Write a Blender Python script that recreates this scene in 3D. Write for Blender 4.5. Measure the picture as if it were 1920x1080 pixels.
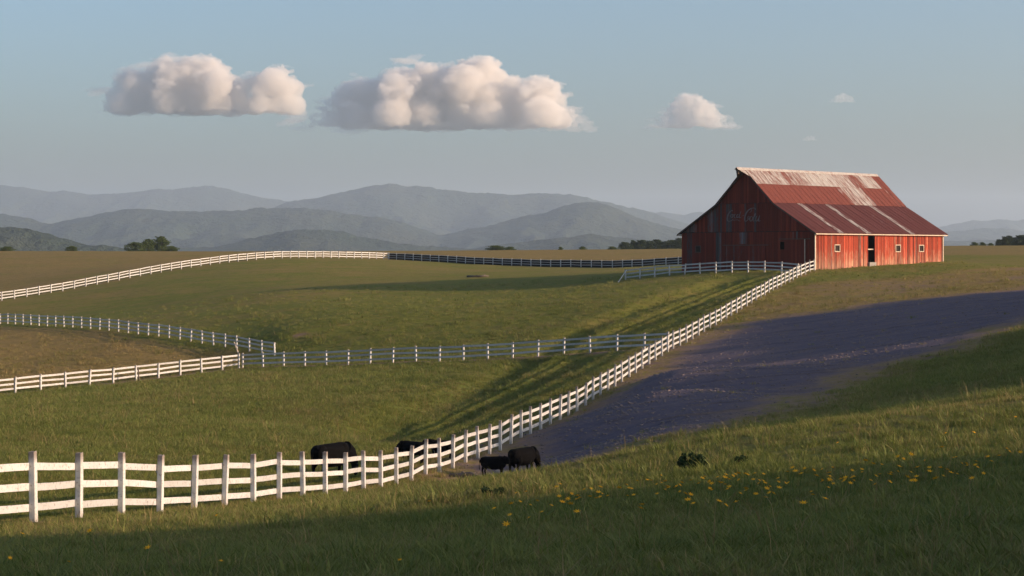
import bpy, bmesh, math, random
import numpy as np
from mathutils import Vector, Matrix

scene = bpy.context.scene
for o in list(bpy.data.objects):
    bpy.data.objects.remove(o)
C = scene.collection
R = math.radians

# ------------------------------------------------------------------ camera
F = 3440.0            # focal length in photograph pixels (1920 wide)
HOR = 480.0           # eye level row of the photograph
cam_data = bpy.data.cameras.new('camera')
cam_data.sensor_width = 36.0
cam_data.lens = 36.0 * F / 1920.0
cam_data.shift_y = (HOR - 540.0) / 1920.0
cam_data.clip_start = 0.1
cam_data.clip_end = 80000.0
cam = bpy.data.objects.new('camera', cam_data)
cam.rotation_euler = (R(90), 0, 0)
C.objects.link(cam)
scene.camera = cam

# ------------------------------------------------------------------ sky and sun
SUN_AZ, SUN_EL = 105.0, 13.8
world = bpy.data.worlds.new('World')
scene.world = world
world.use_nodes = True
wn = world.node_tree
sky = wn.nodes.new('ShaderNodeTexSky')
sky.sky_type = 'NISHITA'
sky.sun_disc = False
sky.sun_elevation = R(SUN_EL)
sky.sun_rotation = R(SUN_AZ)
sky.altitude = 300
sky.air_density = 1.0
sky.dust_density = 5.0
sky.ozone_density = 3.0
bg = wn.nodes['Background']
wn.links.new(sky.outputs[0], bg.inputs[0])
bg.inputs[1].default_value = 0.15
sun_data = bpy.data.lights.new('sun', 'SUN')
sun_data.energy = 4.7
sun_data.angle = R(0.5)
sun_data.color = (1.0, 0.715, 0.49)
sun = bpy.data.objects.new('sun', sun_data)
sv = Vector((math.sin(R(SUN_AZ)) * math.cos(R(SUN_EL)), math.cos(R(SUN_AZ)) * math.cos(R(SUN_EL)), math.sin(R(SUN_EL))))
sun.rotation_euler = sv.to_track_quat('Z', 'Y').to_euler()
sun.location = (60, 20, 40)
C.objects.link(sun)

scene.view_settings.view_transform = 'Standard'
scene.view_settings.look = 'None'
scene.view_settings.exposure = 0.66
scene.view_settings.gamma = 1.0
scene.render.engine = 'CYCLES'
scene.cycles.max_bounces = 12
scene.cycles.diffuse_bounces = 3
scene.cycles.glossy_bounces = 2
scene.cycles.transmission_bounces = 3
scene.cycles.volume_bounces = 10
scene.cycles.use_denoising = True

# ------------------------------------------------------------------ small tools
rng = random.Random(7)
nrng = np.random.default_rng(7)

def P(px, py, d):
    return Vector(((px - 960.0) / F * d, d, (HOR - py) / F * d))

def hash2(ix, iy, seed):
    h = (ix.astype(np.int64) * 374761393 + iy.astype(np.int64) * 668265263 + seed * 1442695041) & 0xffffffff
    h = ((h ^ (h >> 13)) * 1274126177) & 0xffffffff
    h = (h ^ (h >> 16)) & 0xffffffff
    return h / 4294967295.0

def vnoise(x, y, seed=0):
    ix, iy = np.floor(x), np.floor(y)
    fx, fy = x - ix, y - iy
    fx = fx * fx * fx * (fx * (fx * 6 - 15) + 10); fy = fy * fy * fy * (fy * (fy * 6 - 15) + 10)
    a = hash2(ix, iy, seed); b = hash2(ix + 1, iy, seed); c = hash2(ix, iy + 1, seed); d = hash2(ix + 1, iy + 1, seed)
    return (a * (1 - fx) + b * fx) * (1 - fy) + (c * (1 - fx) + d * fx) * fy

def fbm(x, y, seed=0, octs=4):
    s = 0; a = 0.5; t = 0
    for i in range(octs):
        s = s + a * vnoise(x + 17.3 * i, y - 9.1 * i, seed + i); t += a
        a *= 0.5; x = x * 2.03; y = y * 2.03
    return s / t - 0.5

def sstep(a, b, x):
    t = np.clip((x - a) / (b - a), 0, 1)
    return t * t * (3 - 2 * t)

def tag(o, label=None, cat=None, group=None, kind=None):
    if label: o['label'] = label
    if cat: o['category'] = cat
    if group: o['group'] = group
    if kind: o['kind'] = kind
    return o

def mesh_obj(name, verts, faces, mat=None, parent=None, smooth=False):
    me = bpy.data.meshes.new(name)
    me.from_pydata([tuple(v) for v in verts], [], faces)
    me.update()
    if smooth:
        me.polygons.foreach_set('use_smooth', [True] * len(me.polygons))
    if mat: me.materials.append(mat)
    o = bpy.data.objects.new(name, me)
    C.objects.link(o)
    if parent: o.parent = parent
    return o

def inst(name, me, parent=None):
    o = bpy.data.objects.new(name, me)
    C.objects.link(o)
    if parent: o.parent = parent
    return o

def empty(name, loc=(0, 0, 0), rz=0.0):
    o = bpy.data.objects.new(name, None)
    o.empty_display_size = 0.3
    o.location = loc
    o.rotation_euler = (0, 0, rz)
    C.objects.link(o)
    return o

def copy_tree(o, parent=None):
    c = o.copy(); C.objects.link(c); c.parent = parent
    for ch in list(o.children):
        copy_tree(ch, c)
    return c

class MB:
    """collects simple shapes into one mesh"""
    def __init__(self): self.v = []; self.f = []
    def add(self, vs, fs):
        n = len(self.v); self.v += [tuple(p) for p in vs]; self.f += [tuple(i + n for i in q) for q in fs]
    def box(self, a, b):
        (x0, y0, z0), (x1, y1, z1) = a, b
        self.add([(x0, y0, z0), (x1, y0, z0), (x1, y1, z0), (x0, y1, z0), (x0, y0, z1), (x1, y0, z1), (x1, y1, z1), (x0, y1, z1)],
                 [(3, 2, 1, 0), (4, 5, 6, 7), (0, 1, 5, 4), (1, 2, 6, 5), (2, 3, 7, 6), (3, 0, 4, 7)])
    def prism(self, poly, axis, t0, t1):
        """poly of 2D points extruded along axis 0 (x)"""
        n = len(poly)
        self.add([(t0, p[0], p[1]) for p in poly] + [(t1, p[0], p[1]) for p in poly],
                 [tuple(range(n))[::-1], tuple(range(n, 2 * n))] + [(i, (i + 1) % n, (i + 1) % n + n, i + n) for i in range(n)])
    def tube(self, pts, rads, seg=7):
        n = len(self.v)
        pts = [Vector(p) for p in pts]
        up = Vector((0.13, 0.31, 1)).normalized()
        for i, p in enumerate(pts):
            d = (pts[min(i + 1, len(pts) - 1)] - pts[max(i - 1, 0)]).normalized()
            a = d.cross(up)
            if a.length < 1e-3: a = d.cross(Vector((1, 0, 0)))
            a.normalize(); b = d.cross(a)
            for k in range(seg):
                t = 2 * math.pi * k / seg
                self.v.append(tuple(p + (a * math.cos(t) + b * math.sin(t)) * rads[i]))
        for i in range(len(pts) - 1):
            for k in range(seg):
                k2 = (k + 1) % seg
                self.f.append((n + i * seg + k, n + i * seg + k2, n + (i + 1) * seg + k2, n + (i + 1) * seg + k))
        self.f.append(tuple(n + k for k in range(seg))[::-1])
        self.f.append(tuple(n + (len(pts) - 1) * seg + k for k in range(seg)))
    def loft(self, rings, seg=14):
        """rings: (center, ry, rz) cross sections perpendicular to x, capped"""
        n = len(self.v)
        for c, ry, rz in rings:
            for k in range(seg):
                t = 2 * math.pi * k / seg
                self.v.append((c[0], c[1] + ry * math.cos(t), c[2] + rz * math.sin(t)))
        for i in range(len(rings) - 1):
            for k in range(seg):
                k2 = (k + 1) % seg
                self.f.append((n + i * seg + k, n + i * seg + k2, n + (i + 1) * seg + k2, n + (i + 1) * seg + k))
        self.f.append(tuple(n + k for k in range(seg))[::-1])
        self.f.append(tuple(n + (len(rings) - 1) * seg + k for k in range(seg)))
    def mesh(self, name, mat=None, smooth=False):
        me = bpy.data.meshes.new(name)
        me.from_pydata(self.v, [], self.f); me.update()
        if smooth: me.polygons.foreach_set('use_smooth', [True] * len(me.polygons))
        if mat: me.materials.append(mat)
        return me
    def build(self, name, mat=None, parent=None, smooth=False):
        return inst(name, self.mesh(name, mat, smooth), parent)

# ------------------------------------------------------------------ materials
class NT:
    def __init__(self, name):
        self.m = bpy.data.materials.new(name); self.m.use_nodes = True
        self.t = self.m.node_tree; self.b = self.t.nodes['Principled BSDF']
        self.b.inputs['Roughness'].default_value = 0.9
        self.b.inputs['Specular IOR Level'].default_value = 0.2
    def n(self, typ, **kw):
        nd = self.t.nodes.new(typ)
        for k, v in kw.items(): setattr(nd, k, v)
        return nd
    def l(self, a, b): self.t.links.new(a, b)
    def val(self, sock, v):
        if hasattr(v, 'is_output') or isinstance(v, bpy.types.NodeSocket): self.l(v, sock)
        else: sock.default_value = v
    def coord(self, kind='Object'):
        return self.n('ShaderNodeTexCoord').outputs[kind]
    def pos(self): return self.n('ShaderNodeNewGeometry').outputs['Position']
    def noise(self, vec, scale, detail=4, rough=0.55, stretch=None, dist=0.0):
        if stretch:
            mp = self.n('ShaderNodeMapping'); self.l(vec, mp.inputs[0]); mp.inputs['Scale'].default_value = stretch; vec = mp.outputs[0]
        nz = self.n('ShaderNodeTexNoise'); self.l(vec, nz.inputs['Vector'])
        nz.inputs['Scale'].default_value = scale; nz.inputs['Detail'].default_value = detail; nz.inputs['Roughness'].default_value = rough
        nz.inputs['Distortion'].default_value = dist
        return nz.outputs['Fac']
    def ramp(self, fac, stops):
        r = self.n('ShaderNodeValToRGB'); self.l(fac, r.inputs[0])
        e = r.color_ramp.elements
        while len(e) < len(stops): e.new(0.5)
        for i, (p, c) in enumerate(stops):
            e[i].position = p
            e[i].color = (c, c, c, 1) if isinstance(c, (int, float)) else (c[0], c[1], c[2], 1)
        return r.outputs[0]
    def mix(self, fac, a, b, mode='MIX'):
        m = self.n('ShaderNodeMix'); m.data_type = 'RGBA'; m.blend_type = mode
        self.val(m.inputs[0], fac)
        for s, v in ((m.inputs[6], a), (m.inputs[7], b)):
            if isinstance(v, tuple): s.default_value = (v[0], v[1], v[2], 1)
            else: self.l(v, s)
        return m.outputs[2]
    def math(self, op, a, b=0.0, c=None):
        m = self.n('ShaderNodeMath'); m.operation = op
        self.val(m.inputs[0], a); self.val(m.inputs[1], b)
        if c is not None: self.val(m.inputs[2], c)
        return m.outputs[0]
    def attr(self, name, typ='GEOMETRY'):
        a = self.n('ShaderNodeAttribute'); a.attribute_name = name; a.attribute_type = typ
        return a
    def sep(self, v):
        s = self.n('ShaderNodeSeparateXYZ'); self.l(v, s.inputs[0]); return s.outputs
    def bump(self, h, strength=0.3, dist=0.05):
        b = self.n('ShaderNodeBump'); b.inputs['Strength'].default_value = strength; b.inputs['Distance'].default_value = dist
        self.l(h, b.inputs['Height']); self.l(b.outputs[0], self.b.inputs['Normal'])
    def color(self, c):
        if isinstance(c, tuple): self.b.inputs['Base Color'].default_value = (c[0], c[1], c[2], 1)
        else: self.l(c, self.b.inputs['Base Color'])
    def info(self): return self.n('ShaderNodeObjectInfo').outputs

ICO = []
for sub_ in (1, 2):
    bm = bmesh.new(); bmesh.ops.create_icosphere(bm, subdivisions=sub_, radius=1)
    ICO.append((np.array([v.co[:] for v in bm.verts]), np.array([[v.index for v in f.verts] for f in bm.faces]))); bm.free()
M = {}
def mat_white():
    m = NT('white_fence_paint'); co = m.coord('Object'); info = m.info()
    vec = m.n('ShaderNodeVectorMath', operation='ADD'); m.l(m.pos(), vec.inputs[0])
    p = vec.outputs[0]
    stain = m.ramp(m.noise(p, 2.2, 5), [(0.35, 0.0), (0.75, 1.0)])
    chips = m.ramp(m.noise(p, 14, 6, 0.7, (1, 1, 1)), [(0.555, 0.0), (0.63, 1.0)])
    streak = m.ramp(m.noise(p, 5, 4, 0.6, (3, 3, 0.5)), [(0.5, 0.0), (0.9, 1.0)])
    base = m.mix(m.math('MULTIPLY', stain, 0.6), (0.50, 0.49, 0.48), (0.37, 0.35, 0.33))
    base = m.mix(m.math('MULTIPLY', streak, 0.35), base, (0.33, 0.30, 0.27))
    base = m.mix(m.math('MULTIPLY', chips, 0.75), base, (0.14, 0.115, 0.095))
    hv = m.n('ShaderNodeHueSaturation'); m.l(base, hv.inputs['Color']); m.l(m.math('MULTIPLY_ADD', info['Random'], 0.26, 0.80), hv.inputs['Value'])
    m.color(hv.outputs[0])
    m.b.inputs['Roughness'].default_value = 0.75
    m.bump(m.noise(p, 30, 4), 0.25, 0.006)
    return m.m
def mat_post():
    m = NT('white_post_paint'); co = m.coord('Object'); p = m.pos()
    z = m.sep(co)[2]
    zz = m.math('ADD', z, m.math('MULTIPLY', m.noise(p, 9, 4), 0.16))
    top = m.ramp(m.math('MULTIPLY', zz, 0.5), [(0.60, 0.0), (0.70, 1.0)])
    foot = m.ramp(m.math('MULTIPLY', zz, 0.5), [(0.06, 1.0), (0.16, 0.0)])
    stain = m.ramp(m.noise(p, 4, 5, 0.6, (2.5, 2.5, 0.6)), [(0.4, 0.0), (0.8, 1.0)])
    chips = m.ramp(m.noise(p, 16, 6, 0.7), [(0.56, 0.0), (0.64, 1.0)])
    base = m.mix(m.math('MULTIPLY', stain, 0.6), (0.52, 0.51, 0.49), (0.33, 0.31, 0.28))
    base = m.mix(m.math('MULTIPLY', foot, 0.45), base, (0.30, 0.24, 0.19))
    base = m.mix(m.math('MULTIPLY', chips, 0.7), base, (0.15, 0.12, 0.10))
    base = m.mix(m.math('MULTIPLY', top, 0.85), base, (0.17, 0.13, 0.105))
    m.color(base); m.bump(m.noise(p, 30, 4, 0.6, (1, 1, 0.3)), 0.3, 0.008)
    return m.m
def mat_darkboard():
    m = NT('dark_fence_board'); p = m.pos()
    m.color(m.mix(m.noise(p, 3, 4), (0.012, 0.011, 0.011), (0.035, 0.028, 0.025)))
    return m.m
def mat_barn():
    m = NT('barn_board'); p = m.pos(); info = m.info()
    z = m.sep(p)[2]
    col = m.sep(info['Color'])
    grain = m.noise(p, 9, 5, 0.6, (4, 4, 0.35))
    patch = m.noise(p, 2.6, 5, 0.65, (2.2, 2.2, 0.5))
    # lower boards have lost their paint
    low = m.ramp(m.math('ADD', m.math('MULTIPLY_ADD', z, -0.28, 0.42), m.math('MULTIPLY', m.math('SUBTRACT', patch, 0.5), 1.7)), [(0.22, 0.0), (0.85, 1.0)])
    low = m.math('MULTIPLY', low, col[2])
    bare = m.math('MAXIMUM', low, m.ramp(m.math('ADD', patch, col[0]), [(0.66, 0.0), (0.98, 1.0)]))
    red = m.mix(grain, (0.20, 0.026, 0.013), (0.34, 0.056, 0.026))
    rawwarm = m.mix(grain, (0.34, 0.175, 0.10), (0.50, 0.29, 0.185))
    rawgrey = m.mix(grain, (0.085, 0.075, 0.078), (0.19, 0.175, 0.178))
    raw = m.mix(col[2], rawgrey, rawwarm)
    c = m.mix(bare, red, raw)
    dark = m.ramp(m.noise(p, 6, 5, 0.7, (3, 3, 0.25)), [(0.60, 0.0), (0.75, 1.0)])
    c = m.mix(m.math('MULTIPLY', dark, 0.55), c, (0.05, 0.025, 0.02))
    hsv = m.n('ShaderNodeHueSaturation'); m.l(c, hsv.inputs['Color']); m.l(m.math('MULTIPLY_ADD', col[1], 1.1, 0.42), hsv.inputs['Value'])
    m.color(hsv.outputs[0])
    m.b.inputs['Roughness'].default_value = 0.85
    m.bump(grain, 0.4, 0.02)
    return m.m
def mat_roof():
    m = NT('rusted_roof_sheet'); co = m.coord('Object'); p = m.pos(); info = m.info()
    col = m.sep(info['Color'])
    st = m.noise(co, 1.0, 6, 0.65, (7.0, 0.5, 1))
    off = m.n('ShaderNodeVectorMath', operation='ADD'); m.l(co, off.inputs[0]); 
    comb = m.n('ShaderNodeCombineXYZ'); m.l(m.math('MULTIPLY', info['Random'], 60.0), comb.inputs[0]); m.l(comb.outputs[0], off.inputs[1])
    st = m.noise(off.outputs[0], 1.1, 6, 0.68, (6.0, 0.55, 1))
    rust = m.ramp(m.math('ADD', st, m.math('SUBTRACT', col[0], 0.5)), [(0.42, 0.0), (0.56, 1.0)])
    fine = m.noise(p, 6, 5)
    metal = m.mix(fine, (0.30, 0.275, 0.25), (0.47, 0.43, 0.39))
    rc = m.mix(fine, (0.15, 0.034, 0.020), (0.27, 0.064, 0.036))
    rdark = m.mix(fine, (0.070, 0.020, 0.018), (0.135, 0.034, 0.027))
    rc = m.mix(col[1], rc, rdark)
    rc = m.mix(m.ramp(m.noise(off.outputs[0], 3.0, 5, 0.7, (5.0, 0.35, 1)), [(0.35, 0.0), (0.7, 0.85)]), rc, (0.062, 0.019, 0.016))
    rc = m.mix(m.ramp(m.noise(off.outputs[0], 1.6, 5, 0.7, (6.0, 0.4, 1)), [(0.60, 0.0), (0.78, 0.55)]), rc, (0.36, 0.17, 0.11))
    m.color(m.mix(rust, metal, rc))
    m.b.inputs['Roughness'].default_value = 0.7
    m.b.inputs['Metallic'].default_value = 0.0
    m.b.inputs['Specular IOR Level'].default_value = 0.3
    return m.m
def mat_plain(name, a, b, scale=6, stretch=None, bump=0.0, rough=0.9):
    m = NT(name); p = m.pos()
    n = m.noise(p, scale, 5, 0.6, stretch)
    m.color(m.mix(n, a, b))
    m.b.inputs['Roughness'].default_value = rough
    if bump: m.bump(n, bump, 0.02)
    return m.m
def mat_leaf(name, a, b, c, trans=0.25):
    m = NT(name); p = m.pos(); info = m.info()
    n = m.ramp(m.noise(p, 0.9, 4), [(0.3, 0.0), (0.7, 1.0)])
    n2 = m.n('ShaderNodeTexWhiteNoise'); m.l(m.attr('leaf_id').outputs['Fac'], n2.inputs['Vector'])
    cc = m.mix(n2.outputs['Value'], m.mix(n, a, b), m.mix(n, b, c))
    m.color(cc)
    tr = m.n('ShaderNodeBsdfTranslucent'); m.l(cc, tr.inputs[0])
    ms = m.n('ShaderNodeMixShader'); ms.inputs[0].default_value = trans
    m.l(m.b.outputs[0], ms.inputs[1]); m.l(tr.outputs[0], ms.inputs[2])
    out = m.t.nodes['Material Output']; m.l(ms.outputs[0], out.inputs['Surface'])
    return m.m
def mat_blade():
    m = NT('grass_blade'); info = m.info()
    dry = m.attr('dry', 'INSTANCER').outputs['Fac']
    rnd = info['Random']
    t = m.attr('blade').outputs['Fac']
    g = m.mix(rnd, (0.095, 0.124, 0.022), (0.185, 0.195, 0.045))
    d = m.mix(rnd, (0.20, 0.145, 0.055), (0.31, 0.22, 0.095))
    own = m.n('ShaderNodeTexWhiteNoise'); m.l(t, own.inputs['Vector'])
    dr = m.ramp(m.math('ADD', dry, m.math('MULTIPLY', m.math('SUBTRACT', own.outputs['Value'], 0.5), 0.9)), [(0.30, 0.0), (0.70, 1.0)])
    c = m.mix(dr, g, d)
    m.color(c)
    m.b.inputs['Roughness'].default_value = 0.6
    tr = m.n('ShaderNodeBsdfTranslucent'); m.l(c, tr.inputs[0])
    ms = m.n('ShaderNodeMixShader'); ms.inputs[0].default_value = 0.35
    m.l(m.b.outputs[0], ms.inputs[1]); m.l(tr.outputs[0], ms.inputs[2])
    m.l(ms.outputs[0], m.t.nodes['Material Output'].inputs['Surface'])
    return m.m
def mat_ground():
    m = NT('pasture_ground'); p = m.pos()
    a = m.attr('cover'); cs = m.sep(a.outputs['Vector'])   # dry, dirt, lush
    far = m.attr('forest').outputs['Fac']
    n1 = m.noise(p, 0.055, 4, 0.6)
    n2 = m.noise(p, 0.5, 5, 0.65)
    n3 = m.noise(p, 3.0, 5, 0.7)
    n4 = m.noise(p, 0.16, 4, 0.6, (0.35, 1.6, 1))
    green = m.mix(n3, (0.088, 0.100, 0.018), (0.165, 0.162, 0.034))
    green = m.mix(m.ramp(n2, [(0.35, 0.0), (0.7, 0.55)]), green, (0.150, 0.138, 0.034))
    lush = m.mix(n3, (0.062, 0.085, 0.017), (0.135, 0.142, 0.034))
    dry = m.mix(n3, (0.160, 0.112, 0.040), (0.265, 0.180, 0.068))
    dry = m.mix(m.ramp(n2, [(0.45, 0.0), (0.75, 0.6)]), dry, (0.135, 0.105, 0.034))
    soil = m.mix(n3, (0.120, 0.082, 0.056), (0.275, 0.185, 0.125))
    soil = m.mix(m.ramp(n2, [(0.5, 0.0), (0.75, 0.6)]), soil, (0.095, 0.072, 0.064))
    blue_shade_soil = m.mix(n3, (0.055, 0.052, 0.082), (0.135, 0.112, 0.135))  # blue tint of the lane's shade painted into the soil colour
    blue_shade_soil = m.mix(m.ramp(n2, [(0.45, 0.0), (0.75, 0.7)]), blue_shade_soil, (0.110, 0.088, 0.098))
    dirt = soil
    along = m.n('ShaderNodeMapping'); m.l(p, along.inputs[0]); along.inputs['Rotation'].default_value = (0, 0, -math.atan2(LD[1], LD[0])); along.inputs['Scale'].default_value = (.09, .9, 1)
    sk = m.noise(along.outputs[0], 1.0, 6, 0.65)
    blue_shade_soil = m.mix(m.ramp(sk, [(0.46, 0.0), (0.66, 0.7)]), blue_shade_soil, (0.150, 0.112, 0.115))
    blue_shade_soil = m.mix(m.ramp(sk, [(0.32, 0.8), (0.44, 0.0)]), blue_shade_soil, (0.036, 0.034, 0.055))
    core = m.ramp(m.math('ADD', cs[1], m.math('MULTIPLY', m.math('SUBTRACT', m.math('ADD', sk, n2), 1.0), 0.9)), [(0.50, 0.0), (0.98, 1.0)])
    dirt = m.mix(core, dirt, blue_shade_soil)
    jit = m.math('MULTIPLY', m.math('SUBTRACT', m.math('ADD', n2, m.math('ADD', n1, n4)), 1.5), 0.9)
    fd = m.ramp(m.math('ADD', cs[0], jit), [(0.25, 0.0), (0.75, 1.0)])
    fl = m.ramp(m.math('ADD', cs[2], jit), [(0.25, 0.0), (0.75, 1.0)])
    fdi = m.ramp(m.math('ADD', cs[1], m.math('MULTIPLY', m.math('SUBTRACT', m.math('ADD', n3, n2), 1.0), 0.8)), [(0.35, 0.0), (0.62, 1.0)])
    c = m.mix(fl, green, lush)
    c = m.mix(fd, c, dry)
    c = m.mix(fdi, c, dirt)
    clump = m.ramp(m.noise(p, 1.3, 5, 0.7, (0.7, 1.3, 1)), [(0.53, 0.0), (0.66, 1.0)])
    c = m.mix(m.math('MULTIPLY', m.math('MULTIPLY', clump, 0.55), m.math('SUBTRACT', 1.0, fdi)), c, (0.045, 0.058, 0.018))
    c = m.mix(far, c, m.mix(n1, (0.030, 0.050, 0.020), (0.055, 0.075, 0.028)))
    m.color(c)
    m.b.inputs['Roughness'].default_value = 1.0
    m.b.inputs['Specular IOR Level'].default_value = 0.05
    h = m.math('ADD', m.math('MULTIPLY', n3, 0.7), m.math('MULTIPLY', m.noise(p, 12, 4, 0.7), 0.35))
    m.bump(h, 0.9, 0.16)
    return m.m
def mat_forest():
    m = NT('mountain_forest'); p = m.pos()
    n = m.noise(p, 0.02, 5, 0.7); n2 = m.noise(p, 0.003, 4)
    c = m.mix(n, (0.010, 0.022, 0.018), (0.036, 0.054, 0.034))
    c = m.mix(m.ramp(n2, [(0.4, 0.0), (0.7, 0.6)]), c, (0.046, 0.050, 0.032))
    m.color(c); m.bump(m.math('ADD', n, n2), 1.0, 30.0)
    return m.m
M['white'] = mat_white(); M['post'] = mat_post(); M['blackboard'] = mat_darkboard()
M['barn'] = mat_barn(); M['roof'] = mat_roof(); M['forest'] = mat_forest()
M['blade'] = mat_blade()
M['barn_dark'] = mat_plain('barn_sheathing', (0.018, 0.012, 0.010), (0.035, 0.022, 0.018))
M['trim'] = mat_plain('worn_trim', (0.36, 0.27, 0.20), (0.62, 0.50, 0.40), 5, (1, 1, 1))
M['beam'] = mat_plain('dark_beam', (0.06, 0.04, 0.035), (0.12, 0.08, 0.06), 4)
M['letter'] = mat_plain('faded_letter_paint', (0.075, 0.040, 0.038), (0.24, 0.19, 0.19), 4.5, (1, 1, 0.6))
M['stone'] = mat_plain('field_stone', (0.16, 0.14, 0.13), (0.34, 0.31, 0.28), 5, None, 0.5)
M['clod'] = mat_plain('clod_earth', (0.085, 0.068, 0.070), (0.20, 0.155, 0.14), 2)
M['bark'] = mat_plain('bark', (0.045, 0.034, 0.026), (0.11, 0.085, 0.065), 4, (3, 3, 0.6), 0.6)
M['deadwood'] = mat_plain('dead_wood', (0.055, 0.042, 0.034), (0.16, 0.125, 0.10), 5, (2, 2, 2), 0.6)
M['cow'] = mat_plain('black_cattle_hair', (0.0016, 0.0015, 0.0017), (0.005, 0.0045, 0.0045), 9, None, 0.25, 0.95)
M['cow'].node_tree.nodes['Principled BSDF'].inputs['Specular IOR Level'].default_value = 0.06
M['leaf'] = mat_leaf('leaf_broad', (0.030, 0.055, 0.014), (0.060, 0.090, 0.022), (0.10, 0.115, 0.030))
M['leaf_dark'] = mat_leaf('leaf_dark', (0.018, 0.034, 0.016), (0.034, 0.052, 0.022), (0.055, 0.070, 0.026))
M['shrub'] = mat_leaf('leaf_shrub', (0.014, 0.030, 0.012), (0.028, 0.050, 0.018), (0.05, 0.07, 0.025))
M['petal'] = mat_plain('yellow_petal', (0.70, 0.30, 0.010), (0.90, 0.46, 0.02), 30)
M['stem'] = mat_plain('flower_stem', (0.05, 0.09, 0.02), (0.09, 0.13, 0.03), 10)

# ------------------------------------------------------------------ ground survey
SP = 2.44
main_px = [63,148,228,300,364,421,475,524,568,610,648,682,714,743,771,798,824,849,873,896,918,938,958,977,995,1014,1032,1050,1066,1082,1098,1112,1126,1140,1153,1166,1180,1192,1204,1217,1229,1241,1252,1262,1275,1287,1298,1310,1320,1331,1342,1352,1362,1371,1381,1390,1400,1409,1418,1427,1434,1442,1449,1457,1465,1472,1480,1487,1494,1502,1510,1518,1527]
main_py = [976,970,965,962,956,952,946,939,934,929.5,926,922.5,919,914,905.5,895.5,886.5,877.6,867,859,850,842,833.5,824,815,805.5,796,787,778.5,769.5,760.5,751,742.5,734,725,716.5,708,699.5,691,683,675,668,661,655,648,642,636,629.5,623,617,611,605.5,599,592.5,586.5,581,575,569.5,564,558.5,554,549,545,540.5,536.5,532.5,528.5,524.5,521,517,514,511,508]
ds = [36.8]
for i in range(1, len(main_px)):
    u0 = (main_px[i - 1] - 960) / F; u1 = (main_px[i] - 960) / F; d0 = ds[-1]
    # (u1 d - u0 d0)^2 + (d - d0)^2 = SP^2
    a = u1 * u1 + 1; b = -2 * (u1 * u0 * d0 + d0); c = (u0 * u0 + 1) * d0 * d0 - SP * SP
    ds.append((-b + math.sqrt(max(b * b - 4 * a * c, 0))) / (2 * a))
print('main fence end depth', ds[-1])
ds = np.array(ds); ds = 36.8 + (ds - 36.8) * (204.0 - 36.8) / (ds[-1] - 36.8)
main_ctl = list(zip(main_px, main_py, ds))
iJ = main_px.index(1262); dJ = float(ds[iJ])
def lin(p0, p1, pts):
    """pts (px, py); depth interpolated so that 1/d is linear in px (a straight run in plan)"""
    (a, da), (b, db) = p0, p1
    return [(x, y, 1.0 / (1 / da + (1 / db - 1 / da) * (x - a) / (b - a))) for x, y in pts]
cross_ctl = lin((455, 163), (1262, dJ), [(455,689),(545,687),(641,684),(739,681),(839,677),(890,675),(941,672),(993,668.5),(1045,665),(1098,662),(1153,658.5),(1208,656),(1262,655)])
front_ctl = lin((455, 163), (10, 143), [(455,689),(423,694),(390,698),(356,702),(321,706),(284,710),(247,715),(210,719),(171,723),(133,727),(93,731),(52,735),(10,739),(-40,744)])
back_ctl = lin((515, 171), (13, 224), [(515,669),(472,661),(432,653),(372,643),(312,633),(248,625),(187,618),(126,613.5),(69,610),(13,607),(-60,604)])
upper_ctl = lin((8, 259), (728, 345), [(-45,571),(8,563),(48,557),(88,550.5),(128,544),(167,536.5),(205,529),(243,521.5),(280,514.5),(317,508),(352,502.5),(387,497.5),(421,493),(455,489.5),(489,486.7),(521,484.9),(568,484),(613,484.1),(655,484.8),(700,485.6),(728,486.3)])
dark_ctl = lin((728, 345), (1160, 301), [(728,486.3),(778,488.7),(824,491.2),(870,494),(916,496.2),(966,498),(1018,499.7),(1071,500.8),(1124,501.6),(1160,501.8)]) + [(1196,500.6,297),(1234,498.4,294),(1262,496.2,292),(1290,494.2,290)]
gable_ctl = lin((1500, 198.5), (1173, 219), [(1173,526),(1198,522.5),(1225,520),(1252,517.5),(1280,515.2),(1305,513.7),(1331,512.5),(1360,511.3),(1388,510.5),(1416,510.3),(1445,511),(1473,513),(1500,517.5)])

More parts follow.
